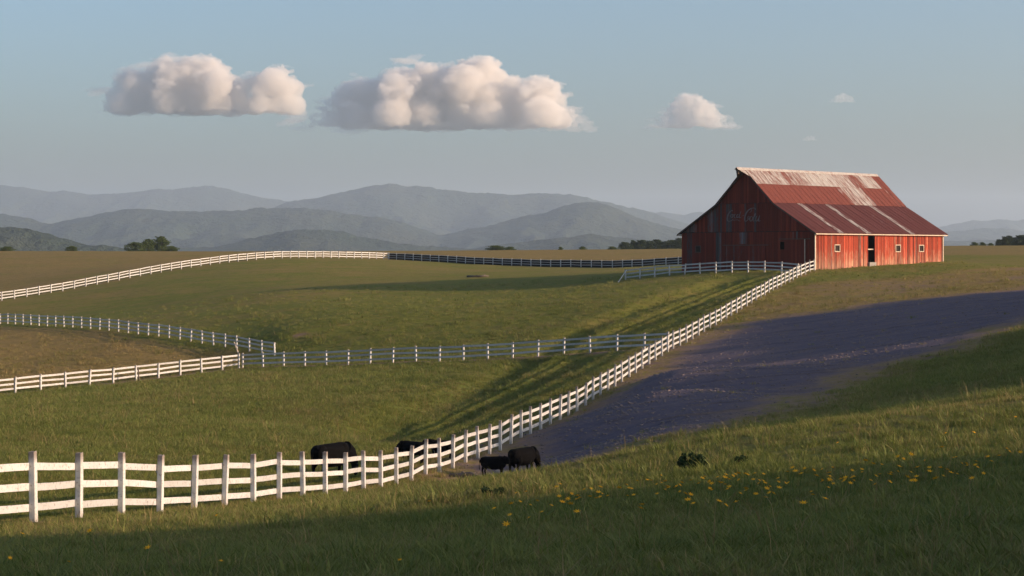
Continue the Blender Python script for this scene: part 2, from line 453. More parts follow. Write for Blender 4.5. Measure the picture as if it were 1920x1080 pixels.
extra = [
 (960,1080,11),(1440,1080,10.5),(1920,1080,10),(480,1080,12),(0,1080,13.5),(-300,1080,14.5),(2200,1080,10),
 (0,1040,19),(0,1004,27),(-300,1040,21),(-300,1000,34),
 (480,1040,16.5),(480,1000,22.5),(480,968,33),
 (960,1000,16.5),(960,940,23),(960,897,31),(960,930,40),(960,915,52),
 (1200,1000,15.5),(1200,920,22.5),(1200,853,32),(1200,890,44),
 (1440,950,18),(1440,870,25),(1440,810,32.5),(1440,850,45),(1440,826,62),
 (1700,950,16),(1700,850,24),(1700,778,33),(1700,810,46),(1700,776,62),
 (1920,950,15),(1920,850,22),(1920,790,27.5),(1920,752,34),(1920,785,47),(1920,738,62),
 (2250,950,14),(2250,800,24),(2250,720,34),(2250,720,62),(2250,640,90),(2250,570,130),(2250,520,180),(2250,480,260),
 (1920,690,84),(1920,620,111),(1920,580,133),(1920,550,157),(1920,518,186),(1920,500,222),
 (1700,735,84),(1700,680,104),(1700,620,129),(1700,580,151),(1700,550,172),(1700,520,194),
 (1440,795,78),(1440,740,97),(1440,690,115),(1440,640,135),(1440,600,154),(1440,560,174),(1440,531,192),
 (1240,802,78),(1240,734,96),(1240,697,110),(1100,852,72),(1100,796,88),(980,899,69),(980,889,75),(1000,866,84),(900,900,63),
 (1530,507,206),(1600,501,211),(1700,494.5,218),(1768,490.5,223),(1278,511,221.5),(1400,507,213),(1500,496,240),(1620,492,232),
 (1850,481,260),(1920,479,265),
 (0,880,55),(0,800,85),(0,765,112),(-300,880,58),(-300,780,110),
 (480,880,66),(480,800,90),(480,740,120),(480,703,150),(600,893,66),(760,868,74),(700,830,84),(760,760,112),(900,722,125),
 (240,820,80),(240,760,112),
 (540,620,178),(540,575,203),(540,543,228),(540,508,272),(700,600,180),(700,553,217),(700,520,256),
 (840,620,172),(840,560,208),(840,528,240),(840,508,283),(980,600,175),(980,560,200),(980,528,230),(980,510,268),
 (1150,560,183),(1150,530,211),(1150,512,244),(1300,540,190),
 (300,580,222),(300,540,255),(300,600,205),(100,590,236),
 (240,660,178),(100,665,182),(-100,660,185),(0,525,312),(200,500,345),(-200,560,290),
 (-300,474,450),(0,474.5,450),(240,473.5,450),(480,472.5,450),(730,471.5,440),(960,470.5,430),(1280,469.5,420),(1600,463,420),(1920,460.5,420),(2300,458,420),
 (1850,470,330),(1100,485,350),(400,480,385),(100,487,380),
 (-300,478,620),(480,477,620),(960,476,620),(1600,471,620),(2300,468,620),
 (-300,503,900),(480,502,900),(960,500,900),(1600,496,900),(2300,494,900),
 (-300,560,1500),(480,560,1500),(960,560,1500),(1600,560,1500),(2300,560,1500),
]
ctl = main_ctl[::2] + cross_ctl + front_ctl + back_ctl + upper_ctl + dark_ctl + gable_ctl + extra
pts = np.array([[*P(*c)] for c in ctl])
near = []
for ang in (-34, -20, 0, 20, 34):
    for r, z in ((0.8, -1.62), (2.5, -1.63), (5.5, -1.70)):
        near.append((r * math.sin(R(ang)), r * math.cos(R(ang)), z - (0.02 * r if ang < 0 else 0)))
pts = np.vstack([pts, np.array(near)])
def cf(X, Y):
    th = np.arctan2(X, Y); r = np.maximum(np.hypot(X, Y), 0.8)
    return np.clip(th, -0.40, 0.40), np.log(np.minimum(r, 1500))
def kern(r2):
    return 0.5 * r2 * np.log(np.maximum(r2, 1e-14))
ct, cl = cf(pts[:, 0], pts[:, 1]); n = len(ct)
K = kern((ct[:, None] - ct[None]) ** 2 + (cl[:, None] - cl[None]) ** 2)
lam = 2e-4
A = np.zeros((n + 3, n + 3)); A[:n, :n] = K + np.eye(n) * lam
A[:n, n] = 1; A[:n, n + 1] = ct; A[:n, n + 2] = cl; A[n:, :n] = A[:n, n:].T
# solve for z / r so that the fit is even in angle
rr = np.hypot(pts[:, 0], pts[:, 1]); rr = np.maximum(rr, 0.8)
sol = np.linalg.solve(A, np.concatenate([pts[:, 2] / rr, [0, 0, 0]]))
def zbase(X, Y):
    X = np.asarray(X, float); Y = np.asarray(Y, float); sh = X.shape
    X = X.ravel(); Y = Y.ravel(); out = np.empty(len(X))
    for i in range(0, len(X), 20000):
        t, l = cf(X[i:i + 20000], Y[i:i + 20000])
        k = kern((t[:, None] - ct[None]) ** 2 + (l[:, None] - cl[None]) ** 2)
        s = k @ sol[:n] + sol[n] + sol[n + 1] * t + sol[n + 2] * l
        r = np.maximum(np.hypot(X[i:i + 20000], Y[i:i + 20000]), 0.8)
        out[i:i + 20000] = s * np.minimum(r, 1500)
    return out.reshape(sh)
_dd = np.exp(np.linspace(math.log(6), math.log(900), 2600))
def hit(px, py, dmin=6.0, zf=None):
    zf = zf or zbase
    d = _dd[_dd >= dmin]
    g = zf((px - 960) / F * d, d); z = (HOR - py) / F * d
    k = np.nonzero(z <= g)[0]
    i = int(k[0]) if len(k) else len(d) - 1
    return Vector(((px - 960) / F * d[i], d[i], g[i]))

def poly_sd(X, Y, poly):
    d = np.full(X.shape, 1e18); inside = np.zeros(X.shape, bool)
    m_ = len(poly)
    for i in range(m_):
        x0, y0 = poly[i]; x1, y1 = poly[(i + 1) % m_]
        ex, ey = x1 - x0, y1 - y0
        t = np.clip(((X - x0) * ex + (Y - y0) * ey) / (ex * ex + ey * ey + 1e-9), 0, 1)
        d = np.minimum(d, (X - x0 - t * ex) ** 2 + (Y - y0 - t * ey) ** 2)
        cnd = ((y0 > Y) != (y1 > Y)) & (X < (x1 - x0) * (Y - y0) / (y1 - y0 + 1e-12) + x0)
        inside ^= cnd
    d = np.sqrt(d)
    return np.where(inside, -d, d)
def line_sd(X, Y, line):
    """signed distance to an open polyline: positive on its left; also arclength fraction"""
    best = np.full(X.shape, 1e18); sd = np.zeros(X.shape); fr = np.zeros(X.shape)
    L = [0.0]
    for i in range(len(line) - 1): L.append(L[-1] + math.hypot(line[i + 1][0] - line[i][0], line[i + 1][1] - line[i][1]))
    for i in range(len(line) - 1):
        x0, y0 = line[i]; x1, y1 = line[i + 1]; ex, ey = x1 - x0, y1 - y0
        t = np.clip(((X - x0) * ex + (Y - y0) * ey) / (ex * ex + ey * ey + 1e-9), 0, 1)
        q = (X - x0 - t * ex) ** 2 + (Y - y0 - t * ey) ** 2
        s = np.sign(ex * (Y - y0) - ey * (X - x0)) * np.sqrt(q)
        u = q < best
        best = np.where(u, q, best); sd = np.where(u, s, sd); fr = np.where(u, (L[i] + t * math.hypot(ex, ey)) / L[-1], fr)
    return sd, fr

def plan(pxs, dmin=6.0):
    return [(lambda h: (h.x, h.y))(hit(x, y, dmin)) for x, y in pxs]
# two banks added to the pasture; their shaded lee sides stand in for shadow streaks
shade_bank1 = plan([(1420,513),(1290,556),(1200,588),(1120,617),(1000,692),(900,737),(780,782),(660,818)], 50)
shade_bank2 = plan([(1475,520),(1340,566),(1260,597),(1195,624),(1110,682),(1020,722),(900,778),(800,818),(735,842)], 50)
shade_bank1 = shade_bank1[::-1]; shade_bank2 = shade_bank2[::-1]
def bank(X, Y, line, h, w, rec):
    sd, fr = line_sd(X, Y, line)
    sd = sd + 0.35 * fbm(X * 0.25, Y * 0.25, 41, 2)
    amp = sstep(0.0, 0.10, fr) * (1 - sstep(0.93, 1.0, fr))
    drop = sstep(-w / 2, w / 2, sd) * (1 - sstep(w * 0.6 + .9, w * 0.6 + .9 + rec, sd))
    rise = sstep(-rec * 0.7, -w / 2, sd) * (1 - sstep(-w / 2, w / 2, sd)) * 0.7
    return amp * h * (0.15 * rise - drop)
DIRT = plan([(855,897),(900,872),(960,842),(1060,792),(1170,727),(1268,658),(1400,608),(1600,577),(1920,541),(2000,534),(2000,577),(1920,602),(1780,642),(1600,707),(1450,767),(1300,806),(1150,842),(1010,885)], 55)
_e = (DIRT[8][0] - DIRT[0][0], DIRT[8][1] - DIRT[0][1]); _m = math.hypot(*_e); LD = (_e[0] / _m, _e[1] / _m)
CROSS_LINE = [(P(*c).x, P(*c).y) for c in cross_ctl]
MAIN_LINE = [(P(*c).x, P(*c).y) for c in main_ctl[::4]]
def relief(X, Y):
    r = np.hypot(X, Y)
    z = np.zeros(X.shape)
    k = (r > 50) & (r < 240) & (np.abs(np.arctan2(X, Y)) < 0.3)
    if k.any():
        x, y = X[k], Y[k]
        fs_ = np.minimum(np.abs(line_sd(x, y, CROSS_LINE)[0]), np.abs(line_sd(x, y, MAIN_LINE)[0]))
        z[k] = (bank(x, y, shade_bank1, 0.70, 1.2, 2.8) + bank(x, y, shade_bank2, 0.70, 1.2, 2.8)) * sstep(0.3, 2.6, fs_)
    k = (r > 55) & (r < 170) & (np.arctan2(X, Y) > -0.05) & (np.arctan2(X, Y) < 0.36)
    if k.any():
        x, y = X[k], Y[k]; s_ = poly_sd(x, y, DIRT); w_ = 1 - sstep(-4, 3, s_)
        al = x * LD[0] + y * LD[1]; ac = -x * LD[1] + y * LD[0]; ac = ac + 1.2 * fbm(al * .05, ac * .05, 91, 2)
        z[k] += w_ * (0.10 * fbm(al * .09, ac * .75, 92, 3) + 0.06 * fbm(al * .8, ac * 1.1, 93, 3))
    z = z + 0.16 * fbm(X * 0.22, Y * 0.22, 3, 3) * np.clip(r / 30, 0.1, 1)
    return z
def zf(X, Y):
    X = np.atleast_1d(np.asarray(X, float)); Y = np.atleast_1d(np.asarray(Y, float))
    return zbase(X, Y) + relief(X, Y)
def zg(x, y): return float(zf([x], [y])[0])
def hitg(px, py, dmin=6.0): return hit(px, py, dmin, zf)

# ------------------------------------------------------------------ ground sheet
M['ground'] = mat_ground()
inth = np.linspace(-0.315, 0.315, 440)
outl = -0.315 - np.cumsum(np.geomspace(0.004, 0.25, 26)); outl = outl[outl > -math.pi + 0.02]
th = np.concatenate([[-math.pi + 0.001], outl[::-1], inth, -outl])
lr = np.concatenate([np.linspace(math.log(0.9), math.log(7), 24)[:-1], np.linspace(math.log(7), math.log(460), 520)[:-1], np.linspace(math.log(460), math.log(1500), 50)[:-1], np.linspace(math.log(1500), math.log(15000), 24)])
TH, LR = np.meshgrid(th, lr); RR = np.exp(LR)
GX = RR * np.sin(TH); GY = RR * np.cos(TH)
GZ = zf(GX.ravel(), GY.ravel()).reshape(GX.shape)
GZ += (0.035 * fbm(GX * 1.5, GY * 1.5, 11, 3) + 0.02 * fbm(GX * 4, GY * 4, 12, 2)) * (RR < 400)
GZ = np.where(RR > 900, GZ + (-62 - GZ) * sstep(900, 1600, RR), GZ)
nv_r, nv_t = GX.shape
idx = np.arange(nv_r * nv_t).reshape(nv_r, nv_t)
q = np.stack([idx[:-1, :-1], idx[:-1, 1:], idx[1:, 1:], idx[1:, :-1]], -1).reshape(-1, 4)
wrap = np.stack([idx[:-1, -1], idx[:-1, 0], idx[1:, 0], idx[1:, -1]], -1).reshape(-1, 4)
q = np.vstack([q, wrap])
verts = np.stack([GX, GY, GZ], -1).reshape(-1, 3)
gm = bpy.data.meshes.new('ground')
gm.vertices.add(len(verts)); gm.vertices.foreach_set('co', verts.ravel())
gm.loops.add(q.size); gm.loops.foreach_set('vertex_index', q[:, ::-1].ravel())
gm.polygons.add(len(q)); gm.polygons.foreach_set('loop_start', np.arange(0, q.size, 4)); gm.polygons.foreach_set('loop_total', np.full(len(q), 4))
gm.polygons.foreach_set('use_smooth', np.ones(len(q), bool))
gm.update(); gm.validate()
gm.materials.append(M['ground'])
ground = inst('ground', gm); tag(ground, kind='structure')
# close the hole under the camera
cv = [tuple(verts[i]) for i in idx[0]] + [(0, 0, float(GZ[0].mean()))]
mesh_obj('ground_patch', cv, [((i + 1) % nv_t, i, nv_t) for i in range(nv_t)][::1], M['ground'])['kind'] = 'structure'

TAN = plan([(1268,655),(1330,617),(1400,572),(1470,535),(1560,528),(1700,515),(1920,500),(2000,498),(2000,545),(1600,582),(1400,612)], 90)
PEN = plan([(-60,606),(13,609),(126,616),(248,628),(372,646),(455,668),(440,689),(390,697),(284,709),(171,722),(10,738),(-60,745)], 100)
OUT = plan([(-60,570),(48,556),(128,543),(205,528),(280,513),(352,502),(421,492.5),(521,484.5)], 200) + [(-20, 350), (30, 300), (60, 290), (75, 262), (120, 250), (300, 700), (-500, 700), (-300, 250)]
TRAIL = plan([(560,630),(660,607),(750,590),(840,573),(960,560)], 100)
def pl(ctlp): return [(P(*c).x, P(*c).y) for c in ctlp]
def cover(X, Y):
    r = np.hypot(X, Y)
    wx = X + 3.0 * fbm(X * 0.12, Y * 0.12, 21, 3); wy = Y + 6.0 * fbm(X * 0.12, Y * 0.12, 22, 3)
    dry = 0.22 + 0.20 * sstep(140, 300, r) + 0.0 * X
    lush = 0.75 * (1 - sstep(120, 170, r))
    dirt = np.zeros(X.shape)
    s = poly_sd(wx, wy, PEN); k = sstep(2.0, -2.5, s) if False else 1 - sstep(-2.5, 2.0, s)
    dry = np.maximum(dry, 0.95 * k); lush = lush * (1 - k)
    s = poly_sd(wx, wy, OUT); k = 1 - sstep(-4, 3, s)
    dry = np.maximum(dry, 0.72 * k)
    s = poly_sd(wx, wy, TAN); k = 1 - sstep(-4, 3, s)
    dry = np.maximum(dry, 0.8 * k); dirt = np.maximum(dirt, (0.40 + 0.5 * fbm(X * .12, Y * .12, 27, 3)) * k); lush = lush * (1 - k)
    s = poly_sd(wx, wy, DIRT) + 3.5 * fbm(X * .3, Y * .3, 24, 3) - .8; k = 1 - sstep(-4.0, 2.2, s)
    dirt = np.maximum(dirt, 1.0 * k)
    k2 = 1 - sstep(-1, 8, s); dry = np.maximum(dry, 0.62 * k2); dirt = np.maximum(dirt, 0.52 * k2); lush = lush * (1 - 0.8 * k2)
    for c_, a_, w_ in ((main_ctl, 0.35, 1.0), (cross_ctl, 0.62, 1.3), (front_ctl, 0.62, 1.3), (upper_ctl, 0.5, 1.2)):
        s, f_ = line_sd(X, Y, pl(c_)); s = np.abs(s - 0.0 + 0.8 * fbm(X * 0.5, Y * 0.5, 31, 2))
        k = 1 - sstep(0.2, w_, s); dirt = np.maximum(dirt, a_ * k); dry = np.maximum(dry, 0.7 * k)
    s, f_ = line_sd(X, Y, TRAIL); s = np.abs(s + 0.9 * fbm(X * .3, Y * .3, 33, 2)); k = (1 - sstep(.15, .8, s)) * (0.35 + 0.9 * np.clip(fbm(X * .2, Y * .2, 34, 2) + .5, 0, 1))
    dirt = np.maximum(dirt, 0.6 * k); dry = np.maximum(dry, 0.75 * k)
    # foreground bank: a little straw on the crest
    fg = (1 - sstep(38, 46, r))
    dry = np.where(r < 46, dry * (1 - fg) + fg * (0.24 + 0.22 * sstep(22, 34, r)), dry)
    return dry, dirt, lush
flatX, flatY = GX.ravel(), GY.ravel()
dry, dirt, lush = cover(flatX, flatY)
cv4 = np.stack([dry, dirt, lush], -1).astype(np.float32)
at = gm.attributes.new('cover', 'FLOAT_VECTOR', 'POINT'); at.data.foreach_set('vector', cv4.ravel())
fa = gm.attributes.new('forest', 'FLOAT', 'POINT'); fa.data.foreach_set('value', sstep(650, 1000, RR.ravel()).astype(np.float32))
print('ground', len(verts))

# ------------------------------------------------------------------ mountains
def mountain(name, outline, D, depth, seed, spur, rough, foot=-62.0):
    px = np.linspace(-420, 2340, 520)
    ox, oy = zip(*outline)
    py = np.interp(px, ox, oy)
    for _ in range(2):
        py = np.convolve(np.pad(py, 2, 'edge'), [0.06, 0.22, 0.44, 0.22, 0.06], 'valid')
    X = (px - 960) / F * D; Zr = (HOR - py) / F * D
    ts = np.concatenate([np.linspace(0, 1, 44), np.linspace(1, 0, 10)[1:]])
    ys = np.concatenate([D - depth * (1 - np.linspace(0, 1, 44)), D + 0.8 * depth * (1 - np.linspace(1, 0, 10)[1:])])
    XX, TT = np.meshgrid(X, ts); YY = np.repeat(ys[:, None], len(px), 1)
    sp = 1 - 2 * np.abs(fbm(XX / spur, YY / (spur * 2.2), seed, 4)) * 2
    sh = TT ** 1.25
    H = np.maximum(Zr[None] - foot, 2)
    ZZ = foot + H * np.clip(sh - 0.62 * (1 - sp) * TT ** .8 * (1 - TT) * 2.2, 0, 1)
    ZZ += rough * fbm(XX / (rough * 4), YY / (rough * 4), seed + 5, 3) * np.clip(TT * 3, 0, 1) + 0.4 * rough * fbm(XX / rough, YY / rough, seed + 9, 2)
    ZZ = np.where(TT <= 0, foot - 30, ZZ)
    nr, nc = XX.shape; ii = np.arange(nr * nc).reshape(nr, nc)
    fs = np.stack([ii[:-1, :-1], ii[:-1, 1:], ii[1:, 1:], ii[1:, :-1]], -1).reshape(-1, 4)
    o = mesh_obj(name, np.stack([XX, YY, ZZ], -1).reshape(-1, 3), [tuple(map(int, f)) for f in fs], M['forest'], None, True)
    o['kind'] = 'structure'
    return o
mountain('mountain_range_far', [(-420,352),(-200,344),(0,347),(60,352),(90,360),(120,357),(165,365),(255,360),(300,353),(325,355),(388,346),(440,358),(500,372),(538,378),(620,383),(800,392),(1000,392),(1240,398),(1275,403),(1310,397),(1500,415),(1700,424),(1770,425),(1790,420),(1825,412),(1850,415),(1870,410),(1900,413),(1920,412),(2100,405),(2340,415)], 11500, 2600, 3, 620, 16)
mountain('mountain_range_high', [(-420,470),(400,430),(500,395),(540,379),(560,375),(590,372),(640,360),(660,357),(700,348),(728,344),(760,350),(800,349),(830,355),(900,363),(960,364),(1010,362),(1040,362),(1080,366),(1130,378),(1190,390),(1240,404),(1300,425),(1500,432),(1770,434),(1850,428),(1920,432),(2340,436)], 9200, 2200, 5, 520, 15)
mountain('mountain_range_middle', [(-420,430),(-200,410),(0,402),(50,408),(90,420),(130,412),(180,400),(240,391),(300,395),(400,396),(470,392),(540,390),(590,391),(640,398),(690,407),(740,411),(790,428),(830,441),(900,426),(960,411),(1010,400),(1050,388),(1075,380),(1100,377),(1130,382),(1165,395),(1200,410),(1240,421),(1290,432),(1500,448),(1800,450),(2340,455)], 6400, 1700, 8, 340, 13)
mountain('mountain_range_low', [(-420,440),(0,455),(300,468),(400,462),(440,455),(500,441),(560,430),(590,429),(640,434),(700,448),(760,458),(860,466),(960,456),(1100,440),(1250,452),(1400,462),(1800,466),(2340,462)], 4300, 1100, 12, 220, 11)
mountain('wooded_hill_near', [(-420,405),(-200,410),(0,424),(40,428),(90,440),(140,452),(190,462),(240,471),(330,484),(700,500),(1500,502),(2340,500)], 2300, 800, 17, 170, 9)

# ------------------------------------------------------------------ fences
def beveled_post(name, w, h, seed):
    b = MB(); r_ = random.Random(seed)
    lv = [(-0.35, w), (0.0, w), (0.45, w * 0.985), (0.9, w * 1.0), (h - 0.015, w * 0.97), (h, w * 0.88)]
    n0 = 0; c_ = 0.18
    for k, (z, ww) in enumerate(lv):
        s = ww / 2; e = s * (1 - c_); dx = r_.uniform(-.004, .004); dy = r_.uniform(-.004, .004)
        tz = [0] * 8
        if k == len(lv) - 1: tz = [r_.uniform(-.02, .012) for _ in range(8)]
        for j, (x, y) in enumerate([(e, -s), (s, -e), (s, e), (e, s), (-e, s), (-s, e), (-s, -e), (-e, -s)]):
            b.v.append((x + dx, y + dy, z + tz[j]))
    for k in range(len(lv) - 1):
        for j in range(8):
            b.f.append((k * 8 + j, k * 8 + (j + 1) % 8, k * 8 + 8 + (j + 1) % 8, k * 8 + 8 + j))
    b.f.append(tuple(range((len(lv) - 1) * 8, len(lv) * 8)))
    return b.mesh(name, M['post'])
def rail_mesh(name, mat, seed):
    """unit length along x, real height and thickness, slightly bowed"""
    b = MB(); r_ = random.Random(seed); nseg = 5
    bz = r_.uniform(-.008, .008)
    for i in range(nseg + 1):
        t = i / nseg; dz = bz * 4 * t * (1 - t); dy = r_.uniform(-.002, .002)
        for y, z in ((-.014 + dy, -.074), (.014 + dy, -.074), (.014 + dy, .074), (-.014 + dy, .074)):
            b.v.append((t, y, z + dz + r_.uniform(-.0025, .0025)))
    for i in range(nseg):
        for j in range(4):
            b.f.append((i * 4 + j, i * 4 + (j + 1) % 4, i * 4 + 4 + (j + 1) % 4, i * 4 + 4 + j))
    b.f.append((3, 2, 1, 0)); k = nseg * 4; b.f.append((k, k + 1, k + 2, k + 3))
    me = b.mesh(name, mat); me.flip_normals()
    return me
POSTS = {}
for h_ in (1.40, 1.30):
    POSTS[h_] = [beveled_post('post', 0.135, h_, 50 + i) for i in range(5)]
RAILS = [rail_mesh('rail', M['white'], 70 + i) for i in range(5)]
DRAILS = [rail_mesh('rail', M['blackboard'], 80 + i) for i in range(3)]

def resample(ctlp, sp=SP):
    p = [(P(*c).x, P(*c).y) for c in ctlp]
    out = [p[0]]; acc = 0.0; prev = p[0]; i = 1
    while i < len(p):
        dx, dy = p[i][0] - prev[0], p[i][1] - prev[1]; L = math.hypot(dx, dy)
        if L < 1e-6: i += 1; continue
        if acc + L >= sp:
            t = (sp - acc) / L; prev = (prev[0] + dx * t, prev[1] + dy * t); out.append(prev); acc = 0.0
        else:
            acc += L; prev = p[i]; i += 1
    if acc > 0.8: out.append(p[-1])
    return out
def fence(plan_pts, label, h, rails, side, seed, dark_from=None, jitter=1.0, dark_all=False):
    r_ = random.Random(seed)
    zs = zf([p[0] for p in plan_pts], [p[1] for p in plan_pts])
    p0 = plan_pts[0]
    root = empty('fence', (p0[0], p0[1], float(zs[0])))
    tag(root, label, 'fence', 'fences dividing the pastures')
    O = Vector((p0[0], p0[1], float(zs[0])))
    npst = len(plan_pts)
    for i, (x, y) in enumerate(plan_pts):
        a = plan_pts[min(i + 1, npst - 1)]; b_ = plan_pts[max(i - 1, 0)]
        yaw = math.atan2(a[1] - b_[1], a[0] - b_[0])
        o = inst('post', r_.choice(POSTS[h]), root)
        o.location = Vector((x, y, float(zs[i]))) - O
        o.rotation_euler = (r_.gauss(0, .016) * jitter, r_.gauss(0, .016) * jitter, yaw + r_.gauss(0, .02))
        s = 1 + r_.uniform(-.02, .02); o.scale = (1, 1, s)
    for i in range(npst - 1):
        A_ = Vector((*plan_pts[i], float(zs[i]))); B_ = Vector((*plan_pts[i + 1], float(zs[i + 1])))
        dv = B_ - A_; L = math.hypot(dv.x, dv.y); yaw = math.atan2(dv.y, dv.x)
        nrm = Vector((-dv.y / L, dv.x / L, 0)) * side
        for k, hz in enumerate(rails):
            dz0, dz1 = r_.gauss(0, .014) * jitter, r_.gauss(0, .014) * jitter
            o = inst('rail', r_.choice(RAILS), root)
            pitch = math.atan2(dv.z + dz1 - dz0, L)
            o.location = A_ + nrm * 0.083 + Vector((0, 0, hz + dz0)) - O
            o.rotation_euler = (r_.gauss(0, .012), -pitch, yaw)
            o.scale = (math.hypot(L, dv.z) - 0.006, 1, .55 if dark_from is not None else 1)
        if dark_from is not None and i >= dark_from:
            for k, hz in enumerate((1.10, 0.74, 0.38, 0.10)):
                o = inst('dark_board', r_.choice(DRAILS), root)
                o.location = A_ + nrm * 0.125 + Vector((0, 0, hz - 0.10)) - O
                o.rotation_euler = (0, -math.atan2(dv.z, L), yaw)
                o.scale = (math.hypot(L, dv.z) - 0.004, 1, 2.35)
    return root
mp = [(P(*c).x, P(*c).y) for c in main_ctl]
ext = []
dx, dy = mp[0][0] - mp[3][0], mp[0][1] - mp[3][1]; L_ = math.hypot(dx, dy)
for k in (3, 2, 1): ext.append((mp[0][0] + dx / L_ * SP * k, mp[0][1] + dy / L_ * SP * k))
MAINP = ext + mp
fence(MAINP, 'long white board fence climbing from the lower left corner up to the barn', 1.40, (1.10, 0.70, 0.29), 1, 1)
RH = (1.14, 0.76, 0.36)
CROSSP = resample(cross_ctl)[:-1] + [mp[iJ]]
CROSSP[-1] = (mp[iJ][0] - 0.35, mp[iJ][1] + 0.25)
fence(CROSSP, 'shaded white board fence crossing the middle of the pasture to the long climbing fence', 1.30, RH, -1, 2)
FRONTP = resample(front_ctl); FRONTP[0] = (FRONTP[0][0] - 0.3, FRONTP[0][1] - 0.25)
fence(FRONTP, 'sunlit white board fence along the near side of the tan pen at the left edge', 1.30, RH, -1, 3)
fence(resample(back_ctl), 'bluish shaded white fence behind the tan pen with bright posts', 1.30, RH, -1, 4, jitter=1.6)
fence(resample(upper_ctl), 'sunlit white fence curving over the upper left hill crest', 1.30, RH, 1, 5)
DKP = resample(dark_ctl)
DKP[0] = (DKP[0][0] + .14, DKP[0][1] - .12)
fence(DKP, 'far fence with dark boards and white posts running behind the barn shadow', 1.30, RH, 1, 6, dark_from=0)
fence(resample(gable_ctl), 'white board fence in front of the shaded barn gable', 1.30, RH, 1, 7, jitter=2.2)

# ------------------------------------------------------------------ barn
BA = R(47.4)
b0 = P(1528, 507, 206.0)
bx = Vector((math.sin(BA), math.cos(BA), 0)); by = Vector((-math.cos(BA), math.sin(BA), 0))
W, L = 20.1, 24.9
Z_E, Z_B, Z_R = 2.81, 6.12, 10.12          # eave, roof break, ridge (world heights)
barn = empty('barn', (b0.x, b0.y, 0.0), math.pi / 2 - BA)
tag(barn, 'weathered red barn with rusted metal roof and faded script lettering on the gable', 'barn')
def wxy(x, y): 
    p = Vector((b0.x, b0.y, 0)) + bx * x + by * y
    return p.x, p.y
def zroof(y):
    c_ = abs(y - W / 2)
    if c_ <= 4.27: return Z_R - (Z_R - Z_B) * c_ / 4.27
    return Z_B - (Z_B - Z_E) * (c_ - 4.27) / (W / 2 - 4.27)
def color_obj(o, r_, g_, b_): o.color = (r_, g_, b_, 1)
br = random.Random(99)
# side wall (faces the sun): y = 0 plane, outward -y
side_open = [(9.8, 11.15, -3.0, 2.35), (3.65, 4.5, 0.55, 1.22), (15.3, 16.15, 0.55, 1.25), (20.0, 20.85, 0.58, 1.25)]
gable_open = [(17.1, 17.8, 0.5, 1.15), (4.35, 5.0, 0.75, 1.6)]
def sheath(name, spans, zlo, ztop, openings, make):
    b = MB()
    xs = sorted(set([spans[0], spans[1]] + [v for o in openings for v in o[:2]]))
    for a, c_ in zip(xs[:-1], xs[1:]):
        hs = sorted([(o[2], o[3]) for o in openings if o[0] <= a + 1e-6 and o[1] >= c_ - 1e-6])
        z = zlo
        for (h0, h1) in hs:
            if h0 > z: make(b, a, c_, z, h0)
            z = h1
        make(b, a, c_, z, ztop)
    return b
def mk_side(b, a, c_, z0, z1): b.box((a, 0.06, z0), (c_, 0.12, z1))
wall_s = sheath('wall', (0.0, L), -3.0, Z_E - 0.1, side_open, mk_side).build('wall', M['barn_dark'], barn)
wall_s['label'] = 'sunlit long side wall of worn red boards'
def mk_gab(b, a, c_, z0, z1):
    b.box((0.06, a, z0), (0.12, c_, z1))
gb = sheath('wall', (0.13, W - 0.01), -3.2, Z_E - 0.12, gable_open, mk_gab)
gb.prism([(0.13, Z_E - 0.12), (W - .01, Z_E - 0.12), (W / 2 + 4.27, Z_B - .15), (W / 2, Z_R - .15), (W / 2 - 4.27, Z_B - .15)][::1], 0, 0.06, 0.12)
wall_g = gb.build('wall', M['barn_dark'], barn)
wall_g['label'] = 'shaded gable end wall of red and grey boards, shade put into their tone'
b = MB(); b.prism([(0.13, -3.2), (W - .01, -3.2), (W - .01, Z_E - .12), (W / 2 + 4.27, Z_B - .15), (W / 2, Z_R - .15), (W / 2 - 4.27, Z_B - .15), (0.13, Z_E - .12)], 0, L - 0.12, L - 0.06)
b.box((0.12, W - 0.1, -3.2), (L - .13, W - 0.04, Z_E - .12))
b.build('wall', M['barn_dark'], barn)

